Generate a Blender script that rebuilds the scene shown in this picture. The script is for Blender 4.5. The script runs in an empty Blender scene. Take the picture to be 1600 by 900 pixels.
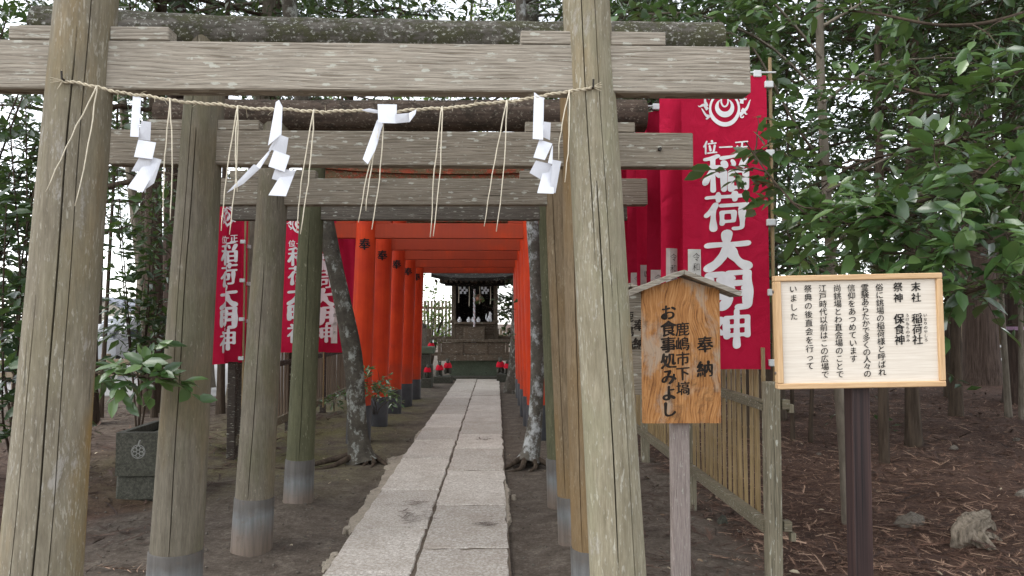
import bpy, math, random
import numpy as np
from mathutils import Vector, Matrix
R = math.radians
random.seed(7)
RNG = np.random.default_rng(11)
sc = bpy.context.scene
COL = sc.collection

# ------------------------------------------------------------------ camera, sky, sun, exposure
F, H, VX, VY = 1150.0, 1.55, 775.0, 503.0          # focal length in pixels of a 1600 px frame, eye height, vanishing point of the path
cam_d = bpy.data.cameras.new('camera'); cam = bpy.data.objects.new('camera', cam_d); COL.objects.link(cam)
sc.camera = cam
cam_d.sensor_width = 36.0; cam_d.lens = 36.0 * F / 1600.0; cam_d.clip_start = 0.05; cam_d.clip_end = 2000
PITCH = math.atan((VY - 450) / F); YAW = math.atan((800 - VX) / F * math.cos(PITCH))
fwd = Vector((math.sin(YAW) * math.cos(PITCH), math.cos(YAW) * math.cos(PITCH), math.sin(PITCH)))
rgt = Vector((math.cos(YAW), -math.sin(YAW), 0)); upv = rgt.cross(fwd)
cam.location = (0, 0, H)
cam.rotation_euler = Matrix((rgt, upv, -fwd)).transposed().to_euler()

SUN_EL, SUN_AZ = 58, 255                            # thin overcast, soft light from the left
world = bpy.data.worlds.new('World'); sc.world = world; world.use_nodes = True
wn, wl = world.node_tree.nodes, world.node_tree.links
sky = wn.new('ShaderNodeTexSky'); sky.sky_type = 'NISHITA'; sky.sun_disc = False
sky.sun_elevation = R(SUN_EL); sky.sun_rotation = R(SUN_AZ); sky.dust_density = 0.6; sky.air_density = 1.0; sky.ozone_density = 0.6
hsv = wn.new('ShaderNodeHueSaturation'); hsv.inputs['Saturation'].default_value = 0.22
bg = wn['Background']; bg.inputs['Strength'].default_value = 0.15
wl.new(sky.outputs[0], hsv.inputs['Color']); wl.new(hsv.outputs[0], bg.inputs['Color'])
sun_d = bpy.data.lights.new('sun', 'SUN'); sun_d.energy = 0.6; sun_d.angle = R(30); sun_d.color = (1, 0.96, 0.9)
sun = bpy.data.objects.new('sun', sun_d); COL.objects.link(sun)
sd = Vector((math.sin(R(SUN_AZ)) * math.cos(R(SUN_EL)), math.cos(R(SUN_AZ)) * math.cos(R(SUN_EL)), math.sin(R(SUN_EL))))
sun.rotation_euler = sd.to_track_quat('Z', 'Y').to_euler()
vs = sc.view_settings
vs.view_transform = 'Standard'; vs.look = 'None'; vs.gamma = 1.0; vs.exposure = 1.85; vs.use_curve_mapping = False
sc.cycles.use_denoising = True
sc.cycles.max_bounces = 6; sc.cycles.diffuse_bounces = 4; sc.cycles.glossy_bounces = 2; sc.cycles.transmission_bounces = 4
sc.cycles.transparent_max_bounces = 4; sc.cycles.use_adaptive_sampling = True; sc.cycles.adaptive_threshold = 0.012

# ------------------------------------------------------------------ measuring helpers: photo pixel + distance -> point in the place
def at(px, py, Y):
    d = fwd + rgt * ((px - 800) / F) - upv * ((py - 450) / F)
    return Vector((0, 0, H)) + d * (Y / d.y)
def gnd(px, py, z=0.0):
    d = fwd + rgt * ((px - 800) / F) - upv * ((py - 450) / F)
    return Vector((0, 0, H)) + d * ((z - H) / d.z)
def A(*v): return np.array(v, dtype=float)
def lerp(a, b, t): return a + (b - a) * t

# ------------------------------------------------------------------ mesh helpers; a chunk is (verts, [face arrays])
def tube(pts, rad, n=8, caps=True, twist=0.0):
    P = np.array([tuple(p) for p in pts], dtype=float); m = len(P)
    r = np.full(m, rad, float) if np.isscalar(rad) else np.asarray(rad, float)
    T = np.gradient(P, axis=0); T /= np.linalg.norm(T, axis=1)[:, None] + 1e-12
    ref = np.eye(3)[np.argmin(np.abs(T).mean(0) + np.abs(T).max(0))]
    N = np.cross(T, ref); bad = np.linalg.norm(N, axis=1) < 1e-3
    if bad.any(): N[bad] = A(1, 0, 0)
    N /= np.linalg.norm(N, axis=1)[:, None]; B = np.cross(T, N)
    a = np.arange(n) * 2 * np.pi / n
    V = P[:, None, :] + r[:, None, None] * (np.cos(a)[None, :, None] * N[:, None, :] + np.sin(a)[None, :, None] * B[:, None, :])
    i = np.arange(m - 1)[:, None] * n; j = np.arange(n)[None, :]; k = (j + 1) % n
    Q = np.stack([i + j, i + k, i + n + k, i + n + j], -1).reshape(-1, 4)
    fs = [Q]
    if caps: fs += [np.arange(n)[None, ::-1], (np.arange(n) + (m - 1) * n)[None, :]]
    return (V.reshape(-1, 3), fs)
def lathe(prof, n=24, c=(0, 0, 0)):
    pr = np.array(prof, float); m = len(pr); a = np.arange(n) * 2 * np.pi / n
    V = np.stack([pr[:, 0][:, None] * np.cos(a), pr[:, 0][:, None] * np.sin(a), np.repeat(pr[:, 1][:, None], n, 1)], -1).reshape(-1, 3) + np.array(c)
    i = np.arange(m - 1)[:, None] * n; j = np.arange(n)[None, :]; k = (j + 1) % n
    Q = np.stack([i + j, i + k, i + n + k, i + n + j], -1).reshape(-1, 4)
    return (V, [Q, np.arange(n)[None, ::-1], (np.arange(n) + (m - 1) * n)[None, :]])
def box(c, s, b=0.0, M=None, jit=0.0):
    hx = np.array(s, float) / 2; b = min(b, 0.45 * min(s)) if b else 0.0
    cor = np.array([[x, y, z] for x in (-1, 1) for y in (-1, 1) for z in (-1, 1)], float)
    if b <= 0:
        V = cor * hx
        if jit: V += RNG.normal(0, jit, V.shape)
        Q = np.array([[0, 1, 3, 2], [4, 6, 7, 5], [0, 4, 5, 1], [2, 3, 7, 6], [0, 2, 6, 4], [1, 5, 7, 3]]); fs = [Q]
    else:
        V = np.zeros((8, 3, 3))
        for a in range(3):
            ins = hx - b; ins[a] = hx[a]; V[:, a, :] = cor * ins
        V = V.reshape(-1, 3); idx = lambda ci, a: ci * 3 + a
        cid = {tuple(c): i for i, c in enumerate(cor.astype(int).tolist())}
        q, t = [], []
        def fix(f):
            p = V[f]; nn = np.cross(p[1] - p[0], p[2] - p[0])
            return f if np.dot(nn, p.mean(0)) > 0 else f[::-1]
        for a in range(3):
            o = [k for k in range(3) if k != a]
            for s1 in (-1, 1):
                f = []
                for u, v in ((-1, -1), (1, -1), (1, 1), (-1, 1)):
                    c3 = [0, 0, 0]; c3[a] = s1; c3[o[0]] = u; c3[o[1]] = v; f.append(idx(cid[tuple(c3)], a))
                q.append(fix(f))
            for u in (-1, 1):
                for v in (-1, 1):
                    cm = [0, 0, 0]; cp = [0, 0, 0]; cm[a] = -1; cp[a] = 1
                    cm[o[0]] = cp[o[0]] = u; cm[o[1]] = cp[o[1]] = v
                    q.append(fix([idx(cid[tuple(cm)], o[0]), idx(cid[tuple(cp)], o[0]), idx(cid[tuple(cp)], o[1]), idx(cid[tuple(cm)], o[1])]))
        for i in range(8): t.append(fix([i * 3, i * 3 + 1, i * 3 + 2]))
        fs = [np.array(q), np.array(t)]
        if jit: V = V + RNG.normal(0, jit, V.shape)
    if M is not None: V = V @ np.array(M.to_3x3()).T
    return (V + np.array(tuple(c)), fs)
def beam(p, q, w, h, b=0.004, up=A(0, 0, 1)):                     # a squared timber from p to q
    p, q = np.array(tuple(p)), np.array(tuple(q)); d = q - p; L = np.linalg.norm(d); x = d / L
    y = np.cross(up, x); y /= np.linalg.norm(y); z = np.cross(x, y)
    V, fs = box((0, 0, 0), (L, w, h), b)
    return (V @ np.stack([x, y, z]) + (p + q) / 2, fs)
def shift(ch, o): return (ch[0] - np.array(tuple(o)), ch[1])
def bumpy(ch, amp, freq, seed=0):                                # push a shape in and out along its radius for a rough outline
    V, fs = ch; c = V.mean(0); g = np.random.default_rng(seed); ph = g.uniform(0, 6.3, (6, 4)); w = g.normal(0, 1, (6, 3)) * freq
    n = sum(np.sin(V @ w[k] + ph[k, 0]) for k in range(6)) / 6
    d = V - c; d /= np.linalg.norm(d, axis=1)[:, None] + 1e-9
    return (V + d * (n * amp)[:, None], fs)
def make_mesh(name, chunks, smooth=False, rnd=None):
    me = bpy.data.meshes.new(name)
    Vs, loops, tot, off = [], [], [], 0
    for V, fs in chunks:
        V = np.asarray(V, float); Vs.append(V)
        for f in fs:
            f = np.asarray(f)
            if f.size == 0: continue
            loops.append((f + off).ravel()); tot.append(np.full(f.shape[0], f.shape[1]))
        off += len(V)
    V = np.concatenate(Vs); L = np.concatenate(loops).astype(np.int32); n = np.concatenate(tot).astype(np.int32)
    me.vertices.add(len(V)); me.vertices.foreach_set('co', V.astype(np.float32).ravel())
    me.loops.add(len(L)); me.loops.foreach_set('vertex_index', L)
    st = np.concatenate([[0], np.cumsum(n)[:-1]]).astype(np.int32)
    me.polygons.add(len(n)); me.polygons.foreach_set('loop_start', st); me.polygons.foreach_set('loop_total', n)
    me.polygons.foreach_set('use_smooth', np.full(len(n), smooth is not False))
    me.update(calc_edges=True)
    if rnd is not None:
        at_ = me.attributes.new('rnd', 'FLOAT', 'FACE'); at_.data.foreach_set('value', np.asarray(rnd, np.float32))
    if smooth not in (False, True):
        me.set_sharp_from_angle(angle=R(smooth))
    return me
def setp(o, label=None, cat=None, group=None, kind=None):
    if label: o['label'] = label
    if cat: o['category'] = cat
    if group: o['group'] = group
    if kind: o['kind'] = kind
    return o
def thing(name, label, cat, loc=(0, 0, 0), group=None, rot=(0, 0, 0)):
    o = bpy.data.objects.new(name, None); COL.objects.link(o); o.location = loc; o.rotation_euler = rot; o.empty_display_size = 0.1
    return setp(o, label, cat, group)
def obj(name, me, mat, parent=None, loc=(0, 0, 0), rot=(0, 0, 0)):
    if mat is not None and len(me.materials) == 0: me.materials.append(mat)
    o = bpy.data.objects.new(name, me); COL.objects.link(o); o.location = loc; o.rotation_euler = rot
    if parent is not None: o.parent = parent
    return o
def wpart(name, chunks, mat, parent, o=None, smooth=False, rnd=None, base=None):   # chunks in world coordinates under an unrotated thing
    if isinstance(chunks, tuple): chunks = [chunks]
    P = Vector(base) if base is not None else Vector(parent.location) if parent else Vector((0, 0, 0))
    o = Vector(tuple(o)) if o is not None else P
    return obj(name, make_mesh(name, [shift(c, o) for c in chunks], smooth, rnd), mat, parent, o - P)
def lpart(name, chunks, mat, parent, o=(0, 0, 0), smooth=False, rot=(0, 0, 0)):      # chunks local to o inside the thing's own frame
    if isinstance(chunks, tuple): chunks = [chunks]
    return obj(name, make_mesh(name, chunks, smooth), mat, parent, o, rot)
def one(name, chunks, mat, label, cat, o=(0, 0, 0), group=None, smooth=False, kind=None, rnd=None):   # a thing that is a single mesh
    if isinstance(chunks, tuple): chunks = [chunks]
    ob = obj(name, make_mesh(name, [shift(c, o) for c in chunks], smooth, rnd), mat, None, o)
    return setp(ob, label, cat, group, kind)
def copy_tree(o, parent=None):
    c = o.copy(); COL.objects.link(c); c.parent = parent
    for ch in list(o.children): copy_tree(ch, c)
    return c

# ------------------------------------------------------------------ materials
class NT:
    def __init__(s, name):
        s.m = bpy.data.materials.new(name); s.m.use_nodes = True; s.t = s.m.node_tree; s.n = s.t.nodes; s.l = s.t.links
        s.b = s.n['Principled BSDF']; s.out = s.n['Material Output']
    def new(s, t, **kw):
        x = s.n.new(t)
        for k, v in kw.items(): setattr(x, k, v)
        return x
    def put(s, sock, v):
        if isinstance(v, bpy.types.NodeSocket): s.l.new(v, sock)
        elif isinstance(v, (tuple, list)) and len(v) == 3 and sock.type == 'RGBA': sock.default_value = (*v, 1)
        else: sock.default_value = v
    def coord(s, scale=(1, 1, 1), rand=True):
        tc = s.new('ShaderNodeTexCoord'); v = tc.outputs['Object']
        if rand:
            oi = s.new('ShaderNodeObjectInfo'); mu = s.new('ShaderNodeMath', operation='MULTIPLY'); s.put(mu.inputs[0], oi.outputs['Random']); mu.inputs[1].default_value = 37.0
            ad = s.new('ShaderNodeVectorMath', operation='ADD'); s.put(ad.inputs[0], v); s.put(ad.inputs[1], mu.outputs[0]); v = ad.outputs[0]
        mp = s.new('ShaderNodeMapping'); s.put(mp.inputs['Vector'], v); mp.inputs['Scale'].default_value = scale
        return mp.outputs[0]
    def noise(s, vec, scale=5, detail=6, rough=0.6, dist=0.0):
        x = s.new('ShaderNodeTexNoise'); s.put(x.inputs['Vector'], vec); x.inputs['Scale'].default_value = scale
        x.inputs['Detail'].default_value = detail; x.inputs['Roughness'].default_value = rough; x.inputs['Distortion'].default_value = dist
        return x.outputs['Fac']
    def voro(s, vec, scale=5, feature='F1'):
        x = s.new('ShaderNodeTexVoronoi', feature=feature); s.put(x.inputs['Vector'], vec); x.inputs['Scale'].default_value = scale
        return x.outputs['Distance'], (x.outputs['Color'] if 'Color' in x.outputs else None)
    def ramp(s, fac, stops, mode='LINEAR'):
        x = s.new('ShaderNodeValToRGB'); s.put(x.inputs['Fac'], fac); e = x.color_ramp.elements; x.color_ramp.interpolation = mode
        while len(e) < len(stops): e.new(0.5)
        for k, (p, c) in enumerate(stops):
            e[k].position = p; e[k].color = (*c, 1) if isinstance(c, (tuple, list)) else (c, c, c, 1)
        return x.outputs['Color']
    def mix(s, fac, a, b, mode='MIX'):
        x = s.new('ShaderNodeMix', data_type='RGBA', blend_type=mode); s.put(x.inputs['Factor'], fac)
        s.put(x.inputs['A'] if False else x.inputs[6], a); s.put(x.inputs[7], b)
        return x.outputs[2]
    def math(s, op, a, b=0.0, c=None):
        x = s.new('ShaderNodeMath', operation=op); s.put(x.inputs[0], a); s.put(x.inputs[1], b)
        if c is not None: s.put(x.inputs[2], c)
        return x.outputs[0]
    def xyz(s, vec):
        x = s.new('ShaderNodeSeparateXYZ'); s.put(x.inputs[0], vec); return x.outputs
    def bump(s, h, strength=0.4, dist=0.01):
        x = s.new('ShaderNodeBump'); x.inputs['Strength'].default_value = strength; x.inputs['Distance'].default_value = dist
        s.put(x.inputs['Height'], h); s.l.new(x.outputs[0], s.b.inputs['Normal'])
    def done(s, color, rough=0.8, spec=0.3, metal=0.0):
        s.put(s.b.inputs['Base Color'], color); s.put(s.b.inputs['Roughness'], rough)
        s.b.inputs['Specular IOR Level'].default_value = spec; s.b.inputs['Metallic'].default_value = metal
        return s.m
def m_flat(name, col, rough=0.7, spec=0.3, var=0.25, scale=6.0, metal=0.0, bump=0.15):
    t = NT(name); v = t.coord(); n = t.noise(v, scale, 6)
    c = t.ramp(n, [(0.25, tuple(x * (1 - var) for x in col)), (0.75, tuple(min(1, x * (1 + var)) for x in col))])
    if bump: t.bump(t.noise(v, scale * 8, 4), bump, 0.004)
    return t.done(c, rough, spec, metal)
def m_log(name, dark, light, fleck=(0.50, 0.48, 0.40), fl=0.55, stain=None, stain_amt=0.5, moss=None, lich=True, scale=1.0):
    t = NT(name); v = t.coord((scale, scale, scale))
    def mp(x, y, z):
        q = t.new('ShaderNodeMapping'); t.put(q.inputs['Vector'], v); q.inputs['Scale'].default_value = (x, y, z); return q.outputs[0]
    n1 = t.math('ADD', t.math('MULTIPLY', t.noise(mp(26, 26, 2.2), 1.6, 9, 0.72), 0.65), t.math('MULTIPLY', t.noise(mp(9, 9, 3.5), 1.0, 6, 0.7), 0.35))
    c = t.ramp(n1, [(0.3, dark), (0.52, tuple((a + b) / 2 for a, b in zip(dark, light))), (0.7, light)])
    if stain:
        s = t.ramp(t.noise(mp(3.2, 3.2, 0.9), 1.0, 4, 0.6), [(1 - stain_amt - 0.08, 0), (1 - stain_amt + 0.12, 1)])
        c = t.mix(t.math('MULTIPLY', s, 0.8), c, stain)
    if moss:
        s = t.ramp(t.noise(mp(4, 4, 1.6), 1.3, 6, 0.65), [(0.46, 0), (0.62, 1)])
        c = t.mix(t.math('MULTIPLY', s, 0.65), c, moss)
    f = t.ramp(t.math('ADD', t.math('MULTIPLY', t.noise(mp(110, 110, 26), 1.0, 4, 0.6), 0.7), t.math('MULTIPLY', t.noise(mp(9, 9, 4), 1.0, 4, 0.6), 0.3)), [(fl, 0), (fl + 0.07, 1)])
    c = t.mix(t.math('MULTIPLY', f, 0.52), c, fleck)
    fine = t.noise(mp(150, 150, 14), 1.0, 4, 0.7); c = t.mix(0.55, c, t.ramp(fine, [(0.3, 0.5), (0.7, 1.15)]), 'MULTIPLY')
    if lich:
        l = t.ramp(t.noise(mp(7, 7, 3.2), 1.0, 8, 0.75, 0.3), [(0.60, 0), (0.66, 1)])
        c = t.mix(t.math('MULTIPLY', l, 0.6), c, (0.36, 0.34, 0.31))
    cr = t.ramp(t.noise(mp(34, 34, 0.55), 1.0, 3, 0.5), [(0.25, 1), (0.30, 0)])
    c = t.mix(t.math('MULTIPLY', cr, 0.6), c, tuple(x * 0.3 for x in dark))
    t.bump(t.math('ADD', n1, t.math('MULTIPLY', f, 0.25)), 0.55, 0.012)
    return t.done(c, 0.88, 0.15)
def m_plank(name, dark, light, spots=(0.5, 0.5, 0.43), spot=0.8, axis='X', scale=1.0):
    t = NT(name); v = t.coord((scale, scale, scale))
    if axis == 'Z':
        q = t.new('ShaderNodeMapping'); t.put(q.inputs['Vector'], v); q.inputs['Rotation'].default_value = (0, R(90), 0); v = q.outputs[0]
    def mp(x, y, z):
        q = t.new('ShaderNodeMapping'); t.put(q.inputs['Vector'], v); q.inputs['Scale'].default_value = (x, y, z); return q.outputs[0]
    w = t.new('ShaderNodeTexWave', wave_type='BANDS', bands_direction='Z', wave_profile='SAW'); t.put(w.inputs['Vector'], mp(0.8, 0.8, 3.0))
    w.inputs['Scale'].default_value = 7.0; w.inputs['Distortion'].default_value = 11.0; w.inputs['Detail'].default_value = 2; w.inputs['Detail Scale'].default_value = 0.45; w.inputs['Detail Roughness'].default_value = 0.5
    n1 = t.noise(mp(2.6, 50, 85), 1.4, 8, 0.72)
    g = t.math('ADD', t.math('MULTIPLY', w.outputs['Fac'], 0.16), t.math('MULTIPLY', n1, 0.86))
    c = t.ramp(g, [(0.33, dark), (0.5, tuple((a + 2 * b) / 3 for a, b in zip(dark, light))), (0.68, light)])
    fine = t.noise(mp(7, 80, 210), 1.0, 4, 0.7); c = t.mix(0.6, c, t.ramp(fine, [(0.32, 0.42), (0.6, 1.1)]), 'MULTIPLY')
    big = t.noise(mp(1.1, 1.1, 2.2), 1.2, 3, 0.5)
    c = t.mix(0.35, c, t.ramp(big, [(0.35, 0.55), (0.65, 1.0)]), 'MULTIPLY')
    d, col = t.voro(mp(11, 18, 34), 1.0)
    gate = t.math('GREATER_THAN', t.xyz(col)[0], 1 - spot * 0.55)
    edge = t.math('ADD', d, t.math('MULTIPLY', t.noise(v, 70, 3), 0.45))
    s = t.math('MULTIPLY', gate, t.ramp(edge, [(0.40, 1), (0.48, 0)]))
    c = t.mix(t.math('MULTIPLY', s, 0.75), c, spots)
    f = t.ramp(t.noise(mp(12, 40, 60), 1.0, 4, 0.7), [(0.59, 0), (0.66, 1)])
    c = t.mix(t.math('MULTIPLY', f, 0.6), c, spots)
    ck = t.ramp(t.noise(mp(0.8, 5, 34), 1.0, 3, 0.5), [(0.27, 1), (0.295, 0)]); c = t.mix(t.math('MULTIPLY', ck, 0.8), c, tuple(x * 0.25 for x in dark))
    wt = t.ramp(t.noise(mp(2.2, 2.2, 1.2), 1.0, 5, 0.6), [(0.50, 0), (0.72, 1)]); c = t.mix(t.math('MULTIPLY', wt, 0.35), c, tuple(x * 0.55 for x in light))
    t.bump(t.math('SUBTRACT', g, ck), 0.7, 0.008)
    return t.done(c, 0.86, 0.15)

M = {}
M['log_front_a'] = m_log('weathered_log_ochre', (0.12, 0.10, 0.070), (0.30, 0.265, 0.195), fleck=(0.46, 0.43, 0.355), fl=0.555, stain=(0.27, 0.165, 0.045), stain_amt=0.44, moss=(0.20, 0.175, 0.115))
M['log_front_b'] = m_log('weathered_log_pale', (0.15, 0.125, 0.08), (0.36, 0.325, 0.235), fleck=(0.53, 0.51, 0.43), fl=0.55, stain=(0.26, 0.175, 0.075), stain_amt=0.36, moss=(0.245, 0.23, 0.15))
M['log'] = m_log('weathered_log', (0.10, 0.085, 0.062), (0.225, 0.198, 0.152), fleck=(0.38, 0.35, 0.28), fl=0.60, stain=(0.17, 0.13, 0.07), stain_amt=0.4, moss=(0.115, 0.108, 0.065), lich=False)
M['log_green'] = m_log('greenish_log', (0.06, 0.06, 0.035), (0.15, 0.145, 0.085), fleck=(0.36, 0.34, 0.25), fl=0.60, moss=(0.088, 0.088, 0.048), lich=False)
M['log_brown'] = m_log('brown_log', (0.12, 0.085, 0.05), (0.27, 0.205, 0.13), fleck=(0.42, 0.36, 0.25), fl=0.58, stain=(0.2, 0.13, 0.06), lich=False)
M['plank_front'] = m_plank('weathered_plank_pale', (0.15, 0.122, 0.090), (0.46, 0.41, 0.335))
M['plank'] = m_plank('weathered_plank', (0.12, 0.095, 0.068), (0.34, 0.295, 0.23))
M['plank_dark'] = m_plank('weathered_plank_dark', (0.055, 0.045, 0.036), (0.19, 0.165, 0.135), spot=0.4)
def m_toplog(name, base, moss, spots, moss_amt=0.5):
    t = NT(name); v = t.coord()
    def mp(x, y, z):
        q = t.new('ShaderNodeMapping'); t.put(q.inputs['Vector'], v); q.inputs['Scale'].default_value = (x, y, z); return q.outputs[0]
    n = t.noise(mp(1.5, 22, 22), 1.5, 8, 0.7)
    c = t.ramp(n, [(0.3, tuple(x * 0.35 for x in base)), (0.7, base)])
    s = t.ramp(t.noise(mp(5, 7, 7), 1.4, 9, 0.8), [(0.62 - moss_amt * 0.3, 0), (0.70 - moss_amt * 0.3, 1)])
    c = t.mix(t.math('MULTIPLY', s, 0.85), c, moss)
    k = t.ramp(t.noise(mp(42, 55, 55), 1.0, 4, 0.7), [(0.57, 0), (0.63, 1)])
    c = t.mix(t.math('MULTIPLY', k, 0.8), c, spots)
    t.bump(t.math('ADD', n, s), 0.6, 0.012)
    return t.done(c, 0.92, 0.1)
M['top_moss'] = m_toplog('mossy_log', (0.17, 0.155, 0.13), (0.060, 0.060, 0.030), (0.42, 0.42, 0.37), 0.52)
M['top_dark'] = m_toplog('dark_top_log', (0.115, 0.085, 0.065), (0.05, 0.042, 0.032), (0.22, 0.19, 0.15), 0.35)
def m_metal_sleeve():
    t = NT('copper_sleeve'); v = t.coord((1, 1, 1)); tc = t.new('ShaderNodeTexCoord'); z = t.xyz(tc.outputs['Object'])[2]
    n = t.noise(v, 5, 6, 0.7); h = t.math('ADD', t.math('MULTIPLY', z, 2.6), t.math('MULTIPLY', n, 0.5))
    c = t.ramp(h, [(0.25, (0.20, 0.155, 0.12)), (0.5, (0.19, 0.155, 0.13)), (0.78, (0.165, 0.168, 0.165)), (1.0, (0.10, 0.09, 0.08))])
    q = t.new('ShaderNodeMapping'); t.put(q.inputs['Vector'], v); q.inputs['Scale'].default_value = (30, 30, 2.5)
    c = t.mix(0.7, c, t.ramp(t.noise(q.outputs[0], 1, 5), [(0.35, 0.55), (0.65, 1.05)]), 'MULTIPLY')
    rs = t.ramp(t.noise(v, 14, 7, 0.75), [(0.56, 0), (0.66, 1)]); c = t.mix(t.math('MULTIPLY', rs, 0.5), c, (0.12, 0.085, 0.06))
    t.bump(n, 0.35, 0.006)
    return t.done(c, 0.6, 0.35, 0.25)
M['sleeve'] = m_metal_sleeve()
def m_red():
    t = NT('vermilion_paint'); v = t.coord(); n = t.noise(v, 3, 7, 0.6)
    c = t.ramp(n, [(0.3, (0.46, 0.030, 0.007)), (0.7, (0.60, 0.054, 0.012))])
    q = t.new('ShaderNodeMapping'); t.put(q.inputs['Vector'], v); q.inputs['Scale'].default_value = (25, 25, 1.2)
    c = t.mix(0.4, c, t.ramp(t.noise(q.outputs[0], 1, 6), [(0.32, 0.6), (0.6, 1.0)]), 'MULTIPLY')
    ch = t.ramp(t.noise(v, 16, 7, 0.75), [(0.66, 0), (0.70, 1)]); c = t.mix(t.math('MULTIPLY', ch, 0.55), c, (0.17, 0.075, 0.045))
    z = t.xyz(t.new('ShaderNodeTexCoord').outputs['Object'])[2]; dirt = t.ramp(t.math('ADD', t.math('MULTIPLY', n, 0.9), t.math('MULTIPLY', t.math('ABSOLUTE', z), 0.35)), [(0.50, 1), (0.78, 0)])
    c = t.mix(t.math('MULTIPLY', dirt, 0.5), c, (0.20, 0.055, 0.03))
    t.bump(t.noise(q.outputs[0], 1.5, 5), 0.3, 0.004)
    return t.done(c, t.ramp(n, [(0.3, 0.5), (0.7, 0.75)]), 0.18)
M['red'] = m_red()
M['red_old'] = m_toplog('faded_vermilion', (0.42, 0.09, 0.05), (0.10, 0.09, 0.05), (0.25, 0.2, 0.15), 0.6)
M['black_sleeve'] = m_flat('blackened_sleeve', (0.035, 0.035, 0.038), 0.55, 0.35, 0.4)
M['ink'] = m_flat('ink', (0.012, 0.011, 0.011), 0.7, 0.2, 0.3)
M['ink_faded'] = m_flat('faded_ink', (0.028, 0.022, 0.018), 0.85, 0.1, 0.5, 30)
def m_cloth(name, a, b):
    t = NT(name); v = t.coord(); n = t.noise(v, 2.5, 5)
    c = t.ramp(n, [(0.3, a), (0.7, b)])
    fade = t.new('ShaderNodeObjectInfo'); c = t.mix(1.0, c, t.ramp(fade.outputs['Random'], [(0.0, 0.68), (1.0, 1.12)]), 'MULTIPLY')
    w = t.noise(v, 240, 2, 0.5); t.bump(t.math('ADD', t.math('MULTIPLY', w, 0.12), t.noise(v, 7, 5, 0.55, 1.2)), 0.8, 0.022)
    dif = t.done(c, 0.85, 0.1); tr = t.new('ShaderNodeBsdfTranslucent'); t.put(tr.inputs['Color'], c); mx = t.new('ShaderNodeMixShader'); mx.inputs[0].default_value = 0.28
    t.l.new(t.b.outputs[0], mx.inputs[1]); t.l.new(tr.outputs[0], mx.inputs[2]); t.l.new(mx.outputs[0], t.out.inputs['Surface'])
    return t.m
M['cloth'] = m_cloth('crimson_cloth', (0.46, 0.010, 0.042), (0.55, 0.018, 0.062))
M['print'] = m_flat('white_print', (0.70, 0.68, 0.68), 0.9, 0.1, 0.08, 12, bump=0.3)
M['paper'] = m_flat('white_paper', (0.66, 0.67, 0.71), 0.75, 0.2, 0.06, 25, bump=0.4)
M['paper_old'] = m_flat('yellowed_paper', (0.55, 0.53, 0.49), 0.85, 0.15, 0.15, 20, bump=0.3)
M['straw'] = m_flat('straw', (0.47, 0.41, 0.30), 0.8, 0.2, 0.35, 60)
M['straw_pale'] = m_flat('pale_straw', (0.58, 0.52, 0.40), 0.7, 0.25, 0.2, 60)
M['plastic'] = m_flat('grey_white_plastic', (0.55, 0.56, 0.55), 0.5, 0.4, 0.1, bump=0)
def m_bamboo(name, a, b):
    t = NT(name); v = t.coord(); q = t.new('ShaderNodeMapping'); t.put(q.inputs['Vector'], v); q.inputs['Scale'].default_value = (50, 50, 2)
    n = t.noise(q.outputs[0], 1.2, 6, 0.7); c = t.ramp(n, [(0.3, a), (0.7, b)]); t.bump(n, 0.15, 0.003)
    return t.done(c, 0.5, 0.35)
M['bamboo'] = m_bamboo('bamboo', (0.15, 0.10, 0.045), (0.31, 0.22, 0.105))
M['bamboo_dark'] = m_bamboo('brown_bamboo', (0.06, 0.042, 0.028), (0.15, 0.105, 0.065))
M['fence_wood'] = m_plank('treated_fence_timber', (0.10, 0.084, 0.056), (0.225, 0.195, 0.135), spot=0.2, axis='X')
M['fence_post'] = m_plank('treated_fence_post', (0.12, 0.104, 0.07), (0.29, 0.255, 0.18), spot=0.2, axis='Z')
M['fence_dark'] = m_plank('dark_fence_timber', (0.03, 0.024, 0.02), (0.085, 0.068, 0.055), spot=0.1, axis='X')
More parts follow.
